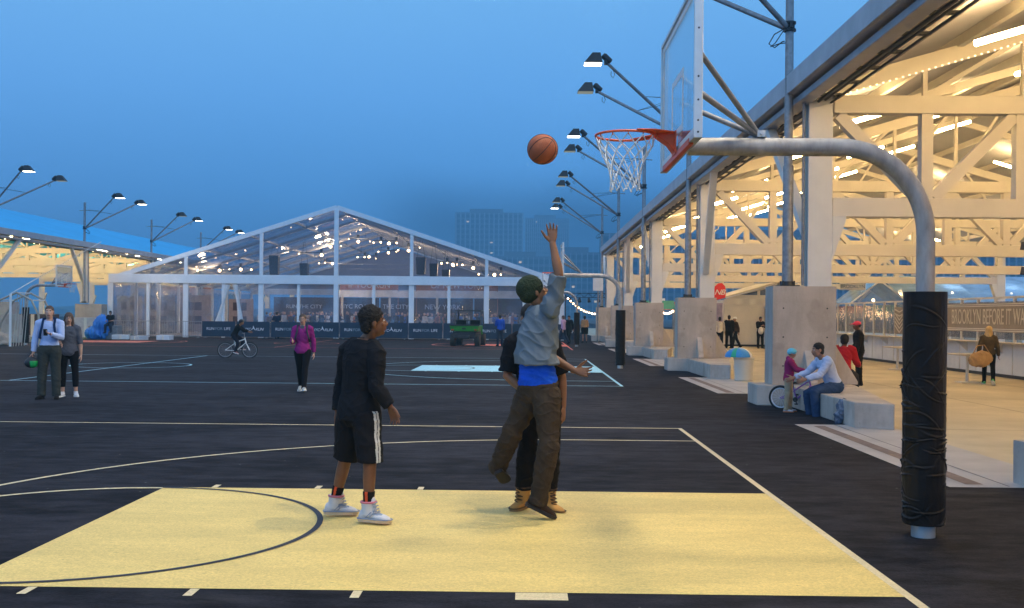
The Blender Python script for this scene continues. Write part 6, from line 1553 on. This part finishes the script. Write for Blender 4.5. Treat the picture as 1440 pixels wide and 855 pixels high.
# child with the purple bike
g = G(1113,577); Jk = at(fk(.645, -104, 4, (38,6,40,-4), (36,6,44,0), (4,4,2), (-3,2,3), hp=-6), (g.x-.14, g.y-.35))
kid = person('child in magenta jacket and light blue helmet standing over the purple bike', Jk, S_tan, .645, dict(mat=cloth('raspberry_fleece', (.30,.025,.10), .2), loose=.034, hem=-.16, hood=True, wr=.008), dict(mat=cloth('khaki_trousers', (.40,.33,.22)), loose=.020, wr=.006), dict(mat=Sh_white, sole=mat('orange_sole', (.5,.18,.08), .6)),
      dict(style='helmet', name='helmet', mat=[mat('pale_cyan_helmet', (.12,.50,.62), .35, var=.15, scale=20)], under=H_black, wr=0), vox=.010)
# man seated on the bench, leaning to the child
g = G(1170,575); hp_ = V((P(1182,551,18.35).x-.10, 18.35, .49))
Jn = fk(1.02, 99, 24, (38,6,36,4), (42,10,28,2), (80,84,7), (74,84,11), hp=-4, hipz=.0)
Jn = shiftJ(Jn, hp_)
mn2 = person('man in pale blue shirt and jeans seated on the bench facing the child', Jn, S_tan, 1.02, dict(mat=cloth('light_blue_cotton', (.50,.57,.74), .08), loose=.022, hem=-.10, sleeve=1.9, wr=.010), dict(name='jeans', mat=cloth('blue_jeans', (.035,.065,.13), .3), loose=.020, wr=.008), dict(mat=cloth('brown_grey_shoe', (.20,.16,.12), .3), sole=M_white), dict(style='short', mat=H_black, grow=.006), vox=.011)
# woman/man in red seated behind the buttress
c = P(1184,515,23.0)
Jr = shiftJ(fk(1.02, -34, 12, (20,14,40,4), (24,10,50,10), (80,86,8), (76,84,8), hy=6, hipz=.0), V((c.x,23.0,.52)))
red = person('person in red jacket seated with their back turned behind the plinth buttress', Jr, S_dark, 1.02, dict(mat=cloth('red_jacket', (.40,.018,.025), .18), loose=.036, hem=-.14, wr=.010), dict(mat=cloth('dark_jeans', (.02,.022,.03)), loose=.02, wr=.006), dict(mat=Sh_black, sole=Sh_black), dict(style='short', mat=H_black, grow=.016), vox=.012)
B = red['base']; lt = EZ.cross(Jr['F']); b = MB(); S = Jr['chest']-B; F = Jr['F']
b.tube([S+lt*-.10+EZ*.02+F*.04, S+lt*-.07-F*.11-EZ*.05, S+lt*.02-F*.175-EZ*.22, S+lt*.12-F*.16-EZ*.42], .018, 8); b.build('bag_strap', mat('tan_strap', (.5,.33,.18), .6), red['o'])
st_ = thing('stool', 'low dark stool under the person in the red jacket', 'stool', (c.x,23.0,0)); m = MB(); m.lathe([(.2,.36),(.2,.40)], (0,0,0), 16); m.build('seat', M_ply, st_)
for a in range(3):
    m = MB(); m.tube([(.13*math.cos(a*2.1),.13*math.sin(a*2.1),.36),(.2*math.cos(a*2.1),.2*math.sin(a*2.1),0)], .015, 6); m.build('leg', M_dark, st_)
# standing, pink cap
g = G(1204,541); Jp = at(fk(.93, 78, 2, (4,12,12,0), (2,10,40,6), (2,4,3), (-2,2,4), hy=4, hp=-4), (g.x-.05, 26.6))
pk = person('person in black with a bright pink cap standing behind the red jacket', Jp, S_dark, .93, dict(mat=cloth('black_jacket', (.014,.013,.013)), loose=.034, hem=-.14, wr=.010), dict(mat=C_blackp, loose=.022, wr=.008), dict(mat=Sh_black, sole=Sh_black), dict(style='cap', name='cap', mat=cloth('hot_pink_cap', (.80,.07,.11), .08), under=H_black, wr=0), vox=.012)
# blonde woman
g = G(1390,541); Jb = at(fk(.88, -22, 3, (-24,16,40,0), (-10,14,34,0), (22,12,2), (-20,18,2), fem=True), (g.x, g.y))
bl = person('blonde woman in olive jacket walking away with a large tan bag', Jb, S_fair, .88, dict(mat=cloth('olive_jacket', (.085,.060,.028)), loose=.026, hem=-.06, wr=.008), dict(name='leggings', mat=C_legg, loose=.006, wr=.002), dict(mat=cloth('lime_trainer', (.14,.46,.14)), sole=M_white), dict(style='long', mat=H_blond, grow=.022, wr=.014, fr=14), vox=.012, fem=True)
b = MB(); b.ell(V((0,0,0)), V((.30,0,.06)), V((0,.13,0)), V((-.05,0,.20))); me = remesh(b, .02, 2); wrinkle(me, .03, 5, (1,1,1), 4)
bg = put('tote_bag', me, cloth('tan_leather_bag', (.46,.28,.12), .2), None, P(1379,505,27.3)); tag(bg, 'large slouching tan bag carried by the blonde woman', 'bag')
b = MB(); b.tube([(-.2,0,.12),(-.08,.02,.34),(.1,.02,.36),(.22,0,.16)], .014, 6); b.build('handle', MATS['tan_leather_bag'], bg)
b = MB(); b.ell((0,0,0), V((.13,0,0)), V((0,.09,0)), V((0,0,.15))); me = remesh(b, .016, 1); wrinkle(me, .015, 8, (1,1,1), 4); wb_ = put('white_pouch', me, cloth('white_pouch_cloth', (.60,.58,.54)), None, P(1392,507,27.5)); tag(wb_, 'small white pouch at the hip of the blonde woman', 'pouch')
# plastic bag leaning on the bench
b = MB(); b.ell((0,0,.20), V((.06,.03,0)), V((-.05,.11,0)), V((.05,0,.21))); me = remesh(b, .014, 1); wrinkle(me, .035, 9, (1,1,1), 8); c = G(1178,597)
for v in me.vertices: v.co.z = max(0, v.co.z)
pb = put('plastic_bag', me, mat('grey_plastic_bag', (.13,.15,.20), .25, var=.5, scale=9, bump=.5, bscale=30), None, (4.98,16.9,0)); tag(pb, 'crumpled grey plastic bag leaning against the side of the bench', 'plastic bag')

def simple(label, px, py, k, yaw, top, bot, sk, hair, **kw):
    g = G(px, py); ar = kw.pop('pose', {}); J = at(fk(k, yaw, fem=kw.get('fem', False), **ar), (g.x, g.y)); hst = kw.pop('hst', 'short'); group = kw.pop('group', None); bn = kw.pop('bn', 'trousers')
    return person(label, J, sk, k, dict(mat=top, loose=.022, hem=-.12, sleeve=kw.pop('sl', 1.95), wr=.006), dict(name=bn, mat=bot, loose=kw.pop('bl', .016), len=kw.pop('ln', 2.0), wr=.004), dict(mat=Sh_black, sole=Sh_black), dict(style=hst, mat=hair), vox=kw.pop('vox', .018), group=group, **kw), J
wk = dict(lL=(18,8,2), lR=(-16,14,2), aL=(-18,8,16,0), aR=(18,8,20,0))
simple('man in bright blue jacket standing between the green cart and the leaping player', 703, 487, 1.0, 20, cloth('royal_blue_jacket', (.01,.06,.36)), C_navy, S_tan, H_black, pose=dict(aL=(20,8,80,40)))
simple('dark clothed person with bare forearms standing at the banner barriers left of the magenta woman', 389, 476, 1.04, 40, C_navy, C_navy, S_tan, H_black, sl=.9, pose=dict(aL=(30,10,30,0)))
simple('person in lilac shirt by the small far hoop pole', 792, 484, 1.0, 60, cloth('lilac_shirt', (.46,.30,.46)), C_navy, S_fair, H_brown, pose=wk)
simple('person in all black beside the lilac shirt near the small far hoop', 800, 483, 1.0, 150, M_black, C_blackp, S_tan, H_black, pose=wk)
simple('woman in tan top and black skirt right of the small far hoop pad', 822, 482, .98, 10, cloth('tan_top', (.40,.24,.12)), C_blackp, S_tan, H_black, fem=True, ln=.85, bn='skirt', bl=.05, sl=1.2)
simple('person in white top and black trousers walking by the left end of the white marquee', 1012, 490, 1.0, -10, cloth('white_top', (.56,.52,.45)), C_blackp, S_tan, H_black, pose=wk)
simple('person in black standing close to a companion before the white marquee', 1025, 490, 1.04, -20, M_black, C_blackp, S_tan, H_black)
simple('person in brown with a pale hat beside the black clothed companion at the marquee', 1034, 490, 1.0, 100, cloth('dark_brown_jacket', (.06,.035,.022)), C_blackp, S_tan, M_white, pose=wk, hst='cap')
simple('person in dark jacket with white pouch standing alone before the white marquee', 1069, 490, 1.0, 190, M_black, C_blackp, S_tan, H_black, pose=dict(aL=(25,8,90,40), aR=(25,8,90,40)))
c = P(1070,465,56.3); b = MB(); b.ell((0,0,0), V((.15,0,0)), V((0,.08,0)), V((0,0,.2))); me = remesh(b, .02, 1); o = put('white_bag', me, MATS['white_pouch_cloth'], None, c); tag(o, 'white bag held in front by the person alone before the marquee', 'bag')
# man seated on the boxes left of the tent
Js = shiftJ(fk(1.0, 176, 6, (20,10,60,30), (20,10,60,30), (80,80,10), (78,84,10), hipz=0), V((P(156,460,66).x, 66.0, .95)))
person('man in black printed tee seated on the boxes left of the tent', Js, S_tan, 1.0, dict(mat=C_blacktee, loose=.024, sleeve=.9, wr=.006), dict(mat=C_navy, loose=.02, wr=.004), dict(mat=Sh_black, sole=Sh_black), dict(style='short', mat=H_black), vox=.018)
r = thing('box', 'low grey crate under the man seated left of the tent', 'box', (P(156,460,66).x,66.15,0), 0, 'boxes piled left of the tent'); m = MB(); m.box(-.45,.45,-.3,.5,0,.84); m.build('carton', M_galv, r, smooth=False, bevel=.015)
# the crowd inside the tent, read as one mass
rc = random.Random(5); protos = []
for q in range(5):
    J = fk(rc.uniform(.94,1.05), 0, 0, (rc.uniform(-10,25),8,rc.uniform(10,90),20), (rc.uniform(-10,25),8,rc.uniform(10,90),20), (0,0,3), (0,0,3))
    mb = MB(); mb.rings(torso_rings(J, 1.0, .02), 10)
    for sd in 'LR': mb.limb([J['s'+sd],J['e'+sd],J['w'+sd]], [.06,.05,.035], 6); mb.limb([J['h'+sd],J['k'+sd],J['a'+sd]], [.10,.07,.05], 6)
    n0 = len(mb.f); mb.ell(J['head']+V((0,0,.01)), V((.085,0,0)), V((0,.10,0)), V((0,0,.125)), 8, 6); protos.append((mb, n0))
CM = [cloth('crowd_black', (.015,.015,.018)), cloth('crowd_navy', (.03,.04,.08)), cloth('crowd_white', (.5,.5,.5)), cloth('crowd_rust', (.25,.09,.06)), cloth('crowd_blue', (.03,.12,.40)), cloth('crowd_tan', (.3,.2,.13)), S_fair, S_mid, H_brown]
mb = MB()
for i in range(190):
    pr, n0 = rc.choice(protos); x = rc.uniform(TXL+6.5, TXR-1); y = rc.uniform(82,103); a = rc.uniform(0,6.28); cm = rc.choice((0,0,0,1,1,2,3,4,5)); hm = rc.choice((6,6,7,8,8))
    ca, sa = math.cos(a), math.sin(a); s = rc.uniform(.95,1.04)
    o_ = len(mb.v); mb.v += [((vx*ca-vy*sa)*s+x, (vx*sa+vy*ca)*s+y, vz*s+.05) for vx, vy, vz in pr.v]
    for fi, f_ in enumerate(pr.f): mb.f.append([j+o_ for j in f_]); mb.m.append(cm if fi < n0 else hm)
cr_ = mb.build('crowd', CM, None, fix=False, ang=80); cr_['kind'] = 'stuff'
HAZE = 0.0007
# ---------------------------------------------------------------- evening haze
hm = bpy.data.materials.new('haze_air'); hm.use_nodes = True
N = hm.node_tree.nodes; L = hm.node_tree.links
for n in list(N): N.remove(n)
out = N.new('ShaderNodeOutputMaterial'); pv = N.new('ShaderNodeVolumePrincipled')
pv.inputs['Color'].default_value = (.36,.76,1.0,1); pv.inputs['Density'].default_value = HAZE; pv.inputs['Anisotropy'].default_value = .1
L.new(pv.outputs[0], out.inputs['Volume'])
m = MB(); m.box(-1700,1700,-60,2300,-4.2,158); hz = m.build('haze', hm, None, smooth=False); hz['kind'] = 'stuff'
bpy.data.scenes.remove(SCRATCH)
